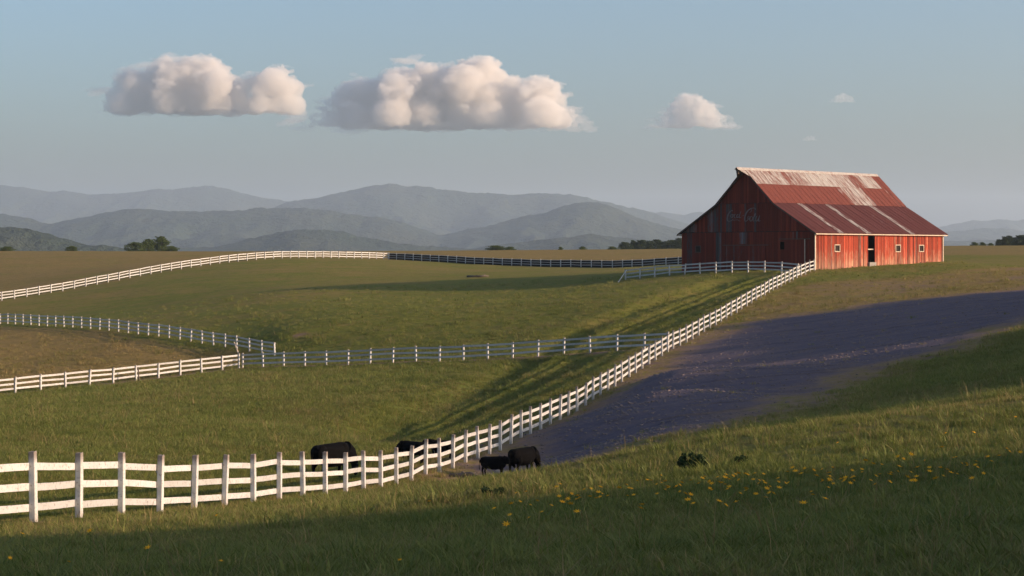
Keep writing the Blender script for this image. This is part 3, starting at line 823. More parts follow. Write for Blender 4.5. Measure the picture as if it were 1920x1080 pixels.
def cuts(a, c_, z0, z1, openings):
    segs = [(z0, z1)]
    for o in openings:
        if a < o[1] - 0.03 and c_ > o[0] + 0.03:
            ns = []
            for s0, s1 in segs:
                if o[2] > s0: ns.append((s0, min(s1, o[2])))
                if o[3] < s1: ns.append((max(s0, o[3]), s1))
            segs = [s for s in ns if s[1] - s[0] > 0.05]
    return segs
def split_widths(a, b_, lo, hi, marks):
    xs = [a]
    while xs[-1] < b_:
        nx = xs[-1] + br.uniform(lo, hi)
        for m_ in marks:
            if xs[-1] + 0.02 < m_ < nx + 0.1: nx = m_; break
        xs.append(min(nx, b_))
        if b_ - xs[-1] < 0.08: xs[-1] = b_
    return xs
marks = sorted([v for o in side_open for v in o[:2]])
xs = split_widths(0.0, L, 0.2, 0.34, marks)
for a, c_ in zip(xs[:-1], xs[1:]):
    wx, wy = wxy((a + c_) / 2, 0)
    zb = zg(wx, wy) - 0.12 + max(0, br.gauss(0.06, 0.09))
    th_ = br.uniform(.018, .026); out = br.uniform(0.0, 0.028); lean = br.gauss(0, .008)
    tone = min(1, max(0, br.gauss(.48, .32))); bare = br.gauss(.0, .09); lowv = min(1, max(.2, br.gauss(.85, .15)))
    if br.random() < .05: bare = .3; tone *= .5; lowv = .3
    for (z0, z1) in cuts(a, c_, zb, Z_E - 0.02, side_open):
        b = MB(); g_ = br.uniform(.010, .028)
        b.v = [(a + g_ + lean, 0.058 - out - th_, z0), (c_ - g_ + lean, 0.058 - out - th_, z0 + br.uniform(-.04, .04)), (c_ - g_ + lean, 0.058 - out, z0), (a + g_ + lean, 0.058 - out, z0),
               (a + g_, 0.058 - out - th_, z1), (c_ - g_, 0.058 - out - th_, z1), (c_ - g_, 0.058 - out, z1), (a + g_, 0.058 - out, z1)]
        b.f = [(3, 2, 1, 0), (4, 5, 6, 7), (0, 1, 5, 4), (1, 2, 6, 5), (2, 3, 7, 6), (3, 0, 4, 7)]
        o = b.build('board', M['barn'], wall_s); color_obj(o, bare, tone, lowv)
        if br.random() < .02: break
tiers = [(-3.0, Z_E - 0.05, 0.0), (Z_E + 0.02, Z_B - 0.03, 0.03), (Z_B + 0.02, 20, 0.055)]
gm_marks = sorted([v for o in gable_open for v in o[:2]])
for ti, (t0, t1, prd) in enumerate(tiers):
    ys = split_widths(0.0, W, 0.22, 0.36, gm_marks if ti == 0 else [W / 2])
    run_bare = 0
    for a, c_ in zip(ys[:-1], ys[1:]):
        wx, wy = wxy(0, (a + c_) / 2)
        zlo = (zg(wx, wy) - 0.12) if ti == 0 else t0 + br.uniform(-.03, .03)
        ra, rc = zroof(a) - 0.10, zroof(c_) - 0.10
        za, zc = min(t1, ra), min(t1, rc)
        if max(za, zc) - zlo < 0.12: continue
        za = max(za, zlo + .02); zc = max(zc, zlo + .02)
        if br.random() < .07: run_bare = br.randint(1, 4)
        bare = br.gauss(-.05, .10); tone = min(1, max(0, br.gauss(.05, .16)))  # shade of the gable side darkened into the board tone
        if ti == 0 and 6.5 < a < 13.5: run_bare = 0
        if run_bare > 0: bare = br.uniform(.2, .5); run_bare -= 1
        th_ = br.uniform(.018, .026); out = prd + br.uniform(0, .025); g_ = br.uniform(.010, .024)
        segs = cuts(a, c_, zlo, min(za, zc), gable_open) if ti == 0 else [(zlo, None)]
        for (z0, z1) in segs:
            e0, e1 = (z1, z1) if z1 is not None else (za, zc)
            x0 = 0.058 - out - th_; x1 = 0.058 - out
            b = MB()
            b.v = [(x0, a + g_, z0), (x1, a + g_, z0), (x1, c_ - g_, z0), (x0, c_ - g_, z0), (x0, a + g_, e0), (x1, a + g_, e0), (x1, c_ - g_, e1), (x0, c_ - g_, e1)]
            b.f = [(3, 2, 1, 0), (4, 5, 6, 7), (0, 1, 5, 4), (1, 2, 6, 5), (2, 3, 7, 6), (3, 0, 4, 7)]
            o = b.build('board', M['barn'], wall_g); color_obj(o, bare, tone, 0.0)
# windows
def window(x0, x1, z0, z1, gable=False, pane=True):
    fr = MB(); t_ = 0.09
    def bb(a, c_, z_0, z_1, d0, d1):
        if gable: fr.box((d0, a, z_0), (d1, c_, z_1))
        else: fr.box((a, d0, z_0), (c_, d1, z_1))
    d0, d1 = -0.035, 0.05
    bb(x0 - t_, x0, z0 - t_, z1 + t_, d0, d1); bb(x1, x1 + t_, z0 - t_, z1 + t_, d0, d1)
    bb(x0, x1, z1, z1 + t_, d0, d1); bb(x0, x1, z0 - t_, z0, d0 - .02, d1)
    f_ = fr.build('window', M['trim'] if not gable else M['beam'], barn)
    p_ = MB()
    if gable: p_.box((0.085, x0, z0), (0.095, x1, z1))
    else: p_.box((x0, 0.085, z0), (x1, 0.095, z1))
    if pane: p_.build('pane', M['barn_dark'], f_)
    return f_
for (a, c_, z0, z1) in side_open[1:]: window(a, c_, z0, z1)
window(*gable_open[0], gable=True)
# open doorway with jambs and a plank across it
b = MB(); b.box((9.68, -0.035, -1.3), (9.8, 0.05, 2.35)); b.box((11.15, -0.035, -1.3), (11.27, 0.05, 2.35)); b.box((9.68, -0.04, 2.35), (11.27, 0.05, 2.75))
b.build('door_frame', M['barn'], barn).color = (-.1, .6, .3, 1)
b = MB(); b.box((9.8, 0.16, 0.72), (11.15, 0.2, 0.84)); b.build('door_bar', M['trim'], barn)
b = MB(); b.box((9.85, -0.25, -1.2), (11.1, 0.3, -0.72)); b.build('door_step', M['stone'], barn)
# sliding door, hatch and big middle door on the gable
def gdoor(name, y0, y1, z0, z1, proud, bare, tone, label):
    d_ = None
    ys = split_widths(y0, y1, .24, .34, [])
    root_ = MB(); root_.box((-proud + 0.01, y0 + .02, z0 + .02), (-proud + 0.03, y1 - .02, z1 - .02))
    d_ = root_.build(name, M['barn_dark'], barn); d_['label'] = label
    for a, c_ in zip(ys[:-1], ys[1:]):
        m_ = MB(); pr = proud + br.uniform(0, .012)
        m_.box((-pr - .02, a + .006, z0 + br.uniform(-.03, .03)), (-proud + 0.008, c_ - .006, z1))
        color_obj(m_.build('board', M['barn'], d_), bare + br.gauss(0, .08), min(1, max(0, tone + br.gauss(0, .12))), 0)
    return d_
sd = gdoor('sliding_door', 1.4, 4.3, -1.15, 1.86, 0.075, -.2, .12, 'dark red sliding door beside the barn corner')
b = MB(); b.box((-.14, 0.6, 1.90), (-.06, 5.1, 1.98)); b.build('door_track', M['beam'], sd)
b = MB(); b.box((-.135, 1.30, -1.2), (-.095, 1.40, 1.95)); b.build('door_post', M['trim'], sd)
gdoor('hatch', 9.8, 10.95, 1.4, 2.74, 0.07, .42, .25, 'pale grey board hatch in the middle of the gable')
bd = gdoor('barn_door', 7.1, 13.0, -1.9, 1.2, 0.068, .12, .1, 'wide grey weathered door in the middle of the gable')
b = MB(); b.box((-.15, 6.6, 1.22), (-.07, 13.5, 1.31)); b.build('door_track', M['beam'], bd)
# corner boards
for (x0, x1, y0, y1, lab) in ((-.075, .1, -.075, .0, 0), (L - .1, L + .05, -.065, .02, 0)):
    b = MB(); wx, wy = wxy((x0 + x1) / 2, 0)
    b.box((x0, y0, zg(wx, wy) - .1), (x1, y1, Z_E - .03)); b.build('corner_board', M['trim'], barn)
# faded painted script
def script(strokes):
    b = MB()
    for pts_, wd in strokes:
        q_ = []
        P3 = [Vector((x, y)) for x, y in pts_]
        P3 = [P3[0]] + P3 + [P3[-1]]
        for i in range(1, len(P3) - 2):
            for k in range(6):
                t = k / 6; p0, p1, p2, p3 = P3[i - 1], P3[i], P3[i + 1], P3[i + 2]
                q_.append(0.5 * (2 * p1 + (p2 - p0) * t + (2 * p0 - 5 * p1 + 4 * p2 - p3) * t * t + (3 * p1 - p0 - 3 * p2 + p3) * t ** 3))
        q_.append(P3[-2])
        n0 = len(b.v)
        for i, p in enumerate(q_):
            d = q_[min(i + 1, len(q_) - 1)] - q_[max(i - 1, 0)]
            d = d.normalized() if d.length > 1e-6 else Vector((1, 0))
            t = i / max(1, len(q_) - 1)
            w_ = wd * (0.45 + 0.55 * abs(d.y)) * (0.45 + 0.55 * math.sin(math.pi * min(1, max(0, t)) ** 0.8))
            nn = Vector((-d.y, d.x)) * w_ / 2
            for e in (p + nn, p - nn):
                px = 1350 + e.x / 13.5; py = 370 + e.y / 13.5
                u = (px - 960) / F
                yl = (b0.x - u * b0.y) / (-by.x + u * by.y)
                zl = (HOR - py) / F * (b0.y + by.y * yl)
                b.v.append((-0.062, yl, zl))
            if i: k = n0 + 2 * i; b.f.append((k - 2, k - 1, k + 1, k))
    return b
STROKES = [
 ([(318,352),(322,330),(300,338),(258,372),(220,430),(196,500),(192,560),(215,602),(262,606),(312,580),(350,540)], 34),
 ([(318,425),(292,440),(285,488),(302,516),(328,496),(336,450),(318,425),(345,440),(370,428)], 24),
 ([(412,440),(398,428),(374,444),(366,490),(390,524),(425,508),(446,478)], 24),
 ([(486,440),(462,430),(440,450),(434,495),(452,518),(482,486),(510,430),(540,356)], 24),
 ([(540,356),(512,430),(492,495),(508,522),(548,492)], 26),
 ([(572,474),(598,458),(628,454)], 20),
 ([(322,600),(362,582),(420,570),(470,574),(504,602),(540,596)], 22),
 ([(898,318),(902,286),(870,270),(812,280),(742,312),(690,372),(652,450),(634,530),(640,588),(668,606),(700,582),(722,552)], 34),
 ([(800,296),(806,330),(786,366),(756,384)], 18),
 ([(742,470),(716,496),(722,548),(746,548),(764,500),(742,470)], 22),
 ([(808,478),(772,510),(764,572),(786,604),(818,578),(836,520),(808,478)], 24),
 ([(838,560),(872,500),(912,420),(896,418),(868,490),(846,566),(856,606),(890,584)], 24),
 ([(960,470),(932,486),(914,546),(922,598),(950,596),(982,536),(1014,456)], 24),
 ([(1014,456),(990,540),(986,592),(1004,606),(1034,584)], 26)]
lt = script(STROKES).build('painted_lettering', M['letter'], barn)
lt['label'] = 'faded white script lettering painted on the gable'
# roof
roof = empty('roof', (0, 0, 0)); roof.parent = barn
roof['label'] = 'rust streaked corrugated metal roof'
def sheet_mesh(wd, ln):
    b = MB(); nw = 24; nl = 2
    for j in range(nl + 1):
        for i in range(nw + 1):
            x = wd * i / nw
            b.v.append((x, ln * j / nl, 0.014 * math.cos(2 * math.pi * i / 4) ))
    for j in range(nl):
        for i in range(nw):
            k = j * (nw + 1) + i; b.f.append((k, k + 1, k + nw + 2, k + nw + 1))
    me = b.mesh('roof_sheet', M['roof'], True)
    return me
OV, OE = 0.42, 0.45
ncol = 30; xw = (L + 2 * OV) / ncol
def slope_row(y0, z0, y1, z1, lift, colorf, row):
    for sgn in (0, 1):
        ya, yb = (y0, y1) if sgn == 0 else (W - y0, W - y1)
        ln = math.hypot(yb - ya, z1 - z0)
        me = sheet_mesh(xw * 1.06, ln)
        for i in range(ncol):
            o = inst('roof_sheet', me, roof)
            ang = math.atan2(z1 - z0, abs(yb - ya))
            o.location = (-OV + xw * i, ya, z0 + lift + br.uniform(0, .012) + (0.012 if i % 2 else 0))
            if sgn == 0:
                o.rotation_euler = (ang + br.gauss(0, .001), 0, 0)
            else:
                o.rotation_euler = (math.pi - ang, 0, 0)
            o.color = (*colorf(i / ncol, br), 1)
def c_low(t, r_):
    rust = .92
    if .14 < t < .20 or .36 < t < .395 or .685 < t < .72: rust = .50
    elif r_.random() < .12: rust = .66
    return (rust, .95, 0)
def c_mid(t, r_):
    rust = .92
    if .56 < t < .74: rust = .52 + r_.uniform(-.08, .1)
    elif t > .92: rust = .62
    return (rust, .12, 0)
def c_top(t, r_):
    rust = .44 + r_.uniform(-.05, .06)
    if t < .34: rust = .50 + r_.uniform(-.06, .06)
    if .72 < t < .80: rust = .58 + r_.uniform(-.05, .05)
    if t > .90: rust = .68
    return (rust, .1, 0)
k_ = (Z_B - Z_E) / (W / 2 - 4.27)
slope_row(-OE, Z_E - OE * k_ + .02, W / 2 - 4.27, Z_B + .02, 0.0, c_low, 0)
ym, zm = W / 2 - 4.27 * .44, Z_B + (Z_R - Z_B) * .56
slope_row(W / 2 - 4.27 - .12, Z_B - .06, ym, zm, 0.045, c_mid, 1)
slope_row(ym - .1, zm - .094, W / 2, Z_R, 0.085, c_top, 2)
# ridge cap, hood, eave boards, barge boards
b = MB(); b.prism([(W / 2 - .28, Z_R - .14), (W / 2, Z_R + .13), (W / 2 + .28, Z_R - .14), (W / 2 + .28, Z_R - .11), (W / 2, Z_R + .17), (W / 2 - .28, Z_R - .11)][::-1], 0, -OV - 1.3, L + OV)
b.build('ridge_cap', M['roof'], roof).color = (.42, .2, 0, 1)
hv = [(-OV, W / 2 - 1.0, Z_R - .9), (-OV - 1.35, W / 2 - .05, Z_R + .07), (-OV, W / 2, Z_R + .06), (-OV, W / 2 + 1.0, Z_R - .9), (-OV - 1.35, W / 2 + .05, Z_R + .07)]
hood = MB(); hood.add(hv, [(0, 2, 1), (3, 4, 2), (1, 2, 4)])
hood.add([(x, y, z - .05) for x, y, z in hv], [(0, 1, 2), (3, 2, 4)])
hood.build('hay_hood', M['roof'], roof).color = (.5, .2, 0, 1)
b = MB(); b.box((-OV - 1.05, W / 2 - .07, Z_R - .35), (0.1, W / 2 + .07, Z_R - .10)); b.box((-OV - 1.1, W / 2 - .12, Z_R - .62), (-OV - .85, W / 2 + .12, Z_R - .35)); b.build('hay_beam', M['beam'], roof)
for sgn in (0, 1):
    y_ = -OE + .02 if sgn == 0 else W + OE - .02
    b = MB(); z_ = Z_E - OE * k_
    b.box((-OV + .02, y_ - .02, z_ - .13), (L + OV - .02, y_ + .02, z_ - .012)); b.build('eave_board', M['trim'], roof)
for x_ in (-OV + .02, L + OV - .06):
    for s in (0, 1):
        f_ = (lambda y: y) if s == 0 else (lambda y: W - y)
        b = MB()
        b.prism([(f_(-OE), Z_E - OE * k_ - .17), (f_(W / 2 - 4.27), Z_B - .19), (f_(W / 2), Z_R - .2), (f_(W / 2), Z_R - .03), (f_(W / 2 - 4.27), Z_B - .025), (f_(-OE), Z_E - OE * k_ - .02)], 0, x_, x_ + .04)
        b.build('barge_board', M['beam'], roof)
# ------------------------------------------------------------------ trees
def leaf_cloud(centers, n_per, size, r_, flat=0.8):
    vs, fs, ids = [], [], []
    for (c_, rad) in centers:
        for _ in range(n_per):
            d = Vector((r_.gauss(0, 1), r_.gauss(0, 1), r_.gauss(0, 1))).normalized() * rad * r_.random() ** 0.45
            d.z *= flat
            p = Vector(c_) + d
            a = Vector((r_.gauss(0, 1), r_.gauss(0, 1), r_.gauss(0, .6))).normalized(); b_ = a.orthogonal().normalized()
            b_ = (Matrix.Rotation(r_.uniform(0, 6.28), 3, a) @ b_)
            s = size * r_.uniform(.6, 1.3); e = a.cross(b_) * s * .55
            k = len(vs)
            vs += [p - b_ * s * .5, p + e * .5, p + b_ * s * .5, p - e * .5]
            fs.append((k, k + 1, k + 2, k + 3)); ids += [r_.random() * 50] * 4
    return vs, fs, ids
def make_tree(name, H, wid, seed, mat, leaf, n_clump, n_per, low=0.28, conical=False, n_limb=9, broad=0):
    r_ = random.Random(seed)
    root = empty(name)
    tb = MB(); tr_ = H * .028 + .05
    tp = [(0, 0, -.6)]; x = y = 0
    for i in range(1, 7):
        x += r_.gauss(0, H * .008); y += r_.gauss(0, H * .008); tp.append((x, y, H * .86 * i / 6))
    tb.tube(tp, [tr_ * (1.25 - i * .19) for i in range(7)], 8)
    centers = []
    for i in range(n_limb):
        f = low + (0.92 - low) * (i + .5) / n_limb
        base = Vector(tp[min(6, max(1, int(f * 6)))]) ; base.z = H * .86 * f
        ang = i * 2.4 + r_.uniform(-.4, .4)
        rad = wid / 2 * ((1.05 - f) * 1.25 if conical else math.sin(math.pi * min(1, (f - low) / (1 - low) * .82 + .18)) ** .6) * r_.uniform(.7, 1.05)
        tip = base + Vector((math.cos(ang) * rad, math.sin(ang) * rad, rad * (.15 if conical else .45)))
        midp = (base + tip) / 2 + Vector((0, 0, rad * .08))
        tb.tube([base, midp, tip], [tr_ * .38, tr_ * .24, tr_ * .08], 5)
        for k in range(max(1, n_clump // n_limb)):
            t = r_.uniform(.35, 1.05)
            c_ = base.lerp(tip, t) + Vector((r_.gauss(0, wid * .06), r_.gauss(0, wid * .06), r_.gauss(0, H * .03)))
            centers.append((c_, wid * r_.uniform(.12, .21)))
    for k in range(n_clump // 2):
        a_ = r_.uniform(0, 6.28); q_ = r_.uniform(-.95, 1); rr_ = math.sqrt(max(0, 1 - q_ * q_)) * r_.uniform(.45, 1.0)
        hh = H * (low + .08) + (q_ * .5 + .5) * H * (.88 - low)
        if conical: rr_ = r_.uniform(.3, 1) * (1.02 - (q_ * .5 + .5))
        centers.append((Vector((math.cos(a_) * rr_ * wid * .42, math.sin(a_) * rr_ * wid * .42, hh)), wid * r_.uniform(.10, .17)))
    for k in range(broad):
        a_ = r_.uniform(0, 6.28); q_ = math.sqrt(r_.random()) * .47 * wid
        centers.append((Vector((math.cos(a_) * q_, math.sin(a_) * q_, H * (r_.uniform(.80, .90) if k % 2 else r_.uniform(.2, .85)))), wid * r_.uniform(.07, .11)))
    for k in range(n_clump // 5 if not broad else 0):
        centers.append((Vector((r_.gauss(0, wid * .1), r_.gauss(0, wid * .1), H * r_.uniform(.72, .97))), wid * r_.uniform(.07, .13)))
    tb.build('trunk', M['bark'], root, True)
    vs, fs, ids = leaf_cloud(centers, n_per, leaf, r_)
    cr = mesh_obj('crown', vs, fs, M[mat], root)
    at_ = cr.data.attributes.new('leaf_id', 'FLOAT', 'POINT'); at_.data.foreach_set('value', np.array(ids, np.float32))
    return root
def place(o, px, d, base_z=None, s=1.0, rz=None, sz=None):
    x = (px - 960) / F * d
    o.location = (x, d, zg(x, d) - .1 if base_z is None else base_z)
    o.rotation_euler = (0, 0, rng.uniform(0, 6.28) if rz is None else rz); o.scale = (s, s, sz or s)
    return o
protoA = make_tree('tree', 10, 8.0, 5, 'leaf', .46, 110, 46, low=.05)
protoB = make_tree('tree', 10, 6.2, 9, 'leaf', .46, 100, 46, low=.08)
protoC = make_tree('tree', 10, 5.0, 13, 'leaf_dark', .44, 110, 40, low=.05, conical=True, n_limb=14)
protoD = make_tree('tree', 10, 6.5, 17, 'leaf_dark', .46, 110, 44, low=.06)
used = set()
def tree_at(proto, px, top_py, width_px, d, label, group, Hn=10.0, wn=None, below=3.0):
    base = zg((px - 960) / F * d, d)
    top = (HOR - top_py) / F * d
    h_ = max(2.0, top - base)
    o = proto if id(proto) not in used else copy_tree(proto)
    used.add(id(proto))
    s = h_ / Hn; w_ = width_px / F * d / (wn or 8.0)
    x = (px - 960) / F * d
    o.location = (x, d, base - .05); o.rotation_euler = (0, 0, rng.uniform(0, 6.28)); o.scale = (w_, w_, s)
    tag(o, label, 'tree', group)
    return o
G1 = 'trees along the far skyline'
tree_at(protoA, 253, 454, 42, 640, 'rounded green tree at the left of the three-tree clump on the left skyline', G1, wn=8)
tree_at(protoB, 278, 448, 36, 660, 'middle tree of the three-tree clump on the left skyline', G1, wn=6.2)
tree_at(protoB, 303, 443, 34, 650, 'tallest tree of the three-tree clump on the left skyline', G1, wn=6.2)
tree_at(protoA, 322, 461, 28, 630, 'low bush at the right end of the three-tree clump on the left skyline', G1, wn=8)
tree_at(protoA, 13, 462, 32, 600, 'small round tree at the far left edge of the skyline', G1, wn=8)
tree_at(protoA, 134, 461, 24, 600, 'small lone bushy tree between the left edge and the three-tree clump', G1, wn=8)
tree_at(protoA, 930, 460, 42, 600, 'wide rounded tree on the skyline left of the barn', G1, wn=8)
tree_at(protoA, 956, 466, 24, 590, 'low bush beside the wide rounded skyline tree', G1, wn=8)
tree_at(protoA, 1051, 468, 10, 600, 'tiny bush on the skyline between the rounded tree and the barn', G1, wn=8)
tree_at(protoA, 1092, 466, 18, 600, 'small bush on the skyline left of the tree row beside the barn', G1, wn=8)
tree_at(protoA, 1148, 462, 22, 600, 'loose small tree at the left end of the row beside the barn', G1, wn=8)
ORD = ['first', 'second', 'third', 'fourth', 'fifth', 'sixth', 'seventh', 'eighth', 'ninth']
for i, (px, py, w_) in enumerate([(1172,453,26),(1188,450,24),(1203,449,26),(1218,451,24),(1232,448,26),(1247,452,24),(1260,449,24),(1273,446,26),(1288,448,26)]):
    tree_at((protoD, protoC)[i % 2], px, py, w_ * 1.15, 640 + (i * 37) % 50, ORD[i] + ' dark tree from the left in the dense skyline row left of the barn', 'dense tree row left of the barn', wn=(6.5, 5.0)[i % 2])
for i, (px, py, w_) in enumerate([(1827,454,14),(1842,454,13),(1858,456,12),(1874,448,16),(1884,443,18),(1893,441,18),(1903,445,16),(1912,440,20),(1924,440,22)]):
    tree_at((protoC, protoD)[i % 2] if i > 2 else protoA, px, py, w_ * 1.2, 560 + (i * 31) % 40, ORD[i - 3] + ' dark conifer from the left in the row at the right end of the skyline' if i > 2 else ORD[i] + ' low green bush right of the barn on the skyline', 'tree row at the right edge of the skyline' if i > 2 else 'low bushes right of the barn', wn=((5.0, 6.5)[i % 2] if i > 2 else 8))

# trees standing beyond the right edge of the view; their long shadows lie over the lane and the near bank
shade = make_tree('shade_tree', 14, 11, 23, 'leaf', .62, 70, 50, low=.10, n_limb=14, broad=150)
tag(shade, 'tall leafy tree beyond the right edge, shading the lane', 'tree', 'shade trees beyond the right edge')
sparse = make_tree('shade_tree', 14, 11, 29, 'leaf', .5, 90, 11, low=.10, n_limb=14)
tag(sparse, 'thin crowned tree beyond the right edge, dappling the near bank', 'tree', 'shade trees beyond the right edge')
SHADE = []; THIN = []
def thin_tree(x, y, h, w):
    o = sparse if not THIN else copy_tree(sparse)
    THIN.append(o)
    o.location = (x, y, zg(x, y) - .3); o.scale = (w / 11.0, w / 11.0, h / 14.0); o.rotation_euler = (0, 0, rng.uniform(0, 6.28))
def shade_tree(x, y, h, w=11.0):
    o = shade if not SHADE else copy_tree(shade)
    SHADE.append(o)
    o.location = (x, y, zg(x, y) - .3); s = h / 14.0; o.scale = (w / 11.0, w / 11.0, s); o.rotation_euler = (0, 0, rng.uniform(0, 6.28))
    o['label'] = 'tall leafy tree beyond the right edge, shading the lane' if len(SHADE) < 32 else 'tall leafy tree beyond the right edge, shading the near bank'
SOFF = (.5, -.3, -.6, .1)
BND = [(1905,549),(1800,561),(1690,575),(1580,590),(1480,607),(1400,632),(1350,672),(1300,710),(1215,747),(1140,772),(1070,806),(1010,846),(960,885)]
BND = [p for a_, b_ in zip(BND[:-1], BND[1:]) for p in (a_, ((a_[0] + b_[0]) / 2, (a_[1] + b_[1]) / 2))] + BND[-1:]
for i, (px, py) in enumerate(BND):
    g = hitg(px, py, 55); Lg = (50.0, 63.0)[i % 2] + (i * 7) % 6
    x, y = g.x + Lg * math.sin(R(SUN_AZ)), g.y + Lg * math.cos(R(SUN_AZ))
    top = g.z + Lg * math.tan(R(SUN_EL))
    shade_tree(x, y, (top - zg(x, y)) * 1.04 + SOFF[0 if px >= 1450 else 1 if px >= 1300 else 2 if px > 1120 else 3], 11.5 + (i % 3))
for i, (px, py, dd_) in enumerate([(2200, 700, 70), (2200, 740, 64)]):
    g = P(px, py, dd_); Lg = 46.0
    x, y = g.x + Lg * math.sin(R(SUN_AZ)), g.y + Lg * math.cos(R(SUN_AZ))
    shade_tree(x, y, 9 + i % 3, 12)
for (x0, y0) in [(-6, 22.5), (-2, 20.5), (1.5, 19.0), (5, 18.5), (-5, 16), (-1, 14), (3, 13), (0, 9), (-3, 10), (2, 6)]:
    gz = zg(x0, y0); Lg = 36.0 + (x0 * 3 + y0) % 8; w = 8.0
    x, y = x0 + Lg * math.sin(R(SUN_AZ)), y0 - 2.0 + Lg * math.cos(R(SUN_AZ))
    shade_tree(x, y, max(5, gz + Lg * math.tan(R(SUN_EL)) - zg(x, y) + 3.5), w)
for i, (x0, y0, h, w) in enumerate([(-4, 30.5, 1, 9), (-1, 27.5, 1, 9), (2, 28.2, 0, 8), (4.5, 25.5, 1, 9), (6, 26.6, 0, 8), (-9, 21, 1.5, 9), (-4, 18, 2, 10), (0, 14, 2, 10), (2, 8, 2, 11), (-6, 12, 2, 12), (-4, 3, 2, 12), (4, 17, 1.5, 9)]):
    gz = zg(x0, y0); Lg = 34.0 + (i * 5) % 9
    x, y = x0 + Lg * math.sin(R(SUN_AZ)), y0 - 5.2 - w * .5 + Lg * math.cos(R(SUN_AZ))
    (thin_tree if i < 5 else shade_tree)(x, y, max(5, gz + Lg * math.tan(R(SUN_EL)) - zg(x, y) + h + 2.5), w)

# ------------------------------------------------------------------ cattle
def make_cow(name, pose, seed=1):
    """forward is +x, 1.25 m at the back; pose: 'graze' or 'stand'"""
    b = MB(); r_ = random.Random(seed)
    b.loft([((-.87, 0, .96), .07, .10), ((-.83, 0, .94), .20, .25), ((-.70, 0, .91), .29, .33), ((-.45, 0, .875), .335, .375), ((-.15, 0, .835), .375, .425), ((.15, 0, .83), .375, .43), ((.42, 0, .855), .325, .42), ((.60, 0, .89), .26, .37), ((.76, 0, .92), .17, .27), ((.85, 0, .94), .07, .13)], 18)
    for (c_, rad) in (((-.60, .13, .97), (.27, .19, .27)), ((-.60, -.13, .97), (.27, .19, .27)), ((.46, .14, .90), (.22, .17, .36)), ((.46, -.14, .90), (.22, .17, .36)), ((.10, 0, .74), (.55, .37, .33)), ((.60, 0, .76), (.20, .17, .26)), ((-.74, 0, .99), (.17, .18, .18))):
        V_, F_ = ICO[1]; b.add((V_ * np.array(rad) + np.array(c_)).tolist(), F_.tolist())
    g = pose == 'graze'
    if pose == 'low':
        neck = [(.62, 0, 1.0), (.88, 0, .98), (1.06, 0, .90), (1.16, 0, .84)]
        head = [(1.10, 0, .90), (1.22, 0, .76), (1.31, 0, .62), (1.36, 0, .53)]
    elif g:
        neck = [(.62, 0, 1.02), (.88, 0, .86), (1.06, 0, .62), (1.14, 0, .46)]
        head = [(1.08, 0, .52), (1.16, 0, .36), (1.20, 0, .20), (1.21, 0, .09)]
    else:
        neck = [(.62, 0, 1.02), (.84, 0, 1.10), (1.02, 0, 1.18), (1.12, 0, 1.22)]
        head = [(1.04, 0, 1.27), (1.20, 0, 1.18), (1.34, 0, 1.06), (1.42, 0, .99)]
    b.tube(neck, [.31, .25, .185, .14], 12)
    b.tube(head, [.10, .135, .10, .075], 12)
    b.tube([Vector(head[3]) - Vector((0.02, 0, 0)), Vector(head[3]) + (Vector(head[3]) - Vector(head[2])) * .25], [.078, .07], 10)
    hx, hz = head[0][0], head[0][2]
    for s in (-1, 1):
        b.tube([(hx + .02, s * .09, hz - .0), (hx - .02, s * .17, hz + .01), (hx - .04, s * .27, hz - .02)], [.035, .055, .02], 7)
        f = .05 if s > 0 else -.07
        b.tube([(.50, s * .17, .82), (.50 + f, s * .19, .58), (.52 + f, s * .18, .40), (.50 + f, s * .18, .36), (.50 + f, s * .18, .10), (.53 + f, s * .18, .0)], [.15, .105, .075, .062, .052, .066], 9)
        f = -.06 if s > 0 else .06
        b.tube([(-.58, s * .18, .88), (-.54 + f, s * .20, .62), (-.64 + f, s * .19, .44), (-.66 + f, s * .18, .38), (-.62 + f, s * .18, .11), (-.59 + f, s * .18, .0)], [.21, .145, .075, .062, .053, .066], 9)
    b.tube([(-.84, 0, 1.08), (-.92, 0, 1.0), (-.94, .01, .75), (-.93, .02, .48), (-.93, .02, .33)], [.04, .032, .024, .035, .02], 6)
    o = b.build(name, M['cow'])
    md = o.modifiers.new('remesh', 'REMESH'); md.mode = 'VOXEL'; md.voxel_size = .02; md.use_smooth_shade = True
    ms = o.modifiers.new('smooth', 'SMOOTH'); ms.factor = .5; ms.iterations = 9
    return o
def put_cow(px, d, head_az, s, pose, label, sink=0.0):
    x = (px - 960) / F * d
    o = make_cow('cow', pose, int(px))
    o.location = (x, d, zg(x, d) - sink); o.rotation_euler = (0, 0, math.pi / 2 - R(head_az)); o.scale = (s, s, s)
    return tag(o, label, 'cow', 'black cattle grazing at the fence')
COWS = [(622, 66, 40, 1.02, 'graze', 'large black cow behind the fence posts at the left'),
        (774, 77, -60, .72, 'graze', 'black cow with lowered head behind the middle of the fence'),
        (828, 80, -80, .62, 'stand', 'small black calf half hidden by the fence posts behind the other cows'),
        (926, 75, 82, .64, 'low', 'small black calf on the dirt right of the fence'),
        (980, 74, 40, .86, 'graze', 'black cow grazing on the dirt beside the calf, right of the fence')]
for a in COWS: put_cow(*a)

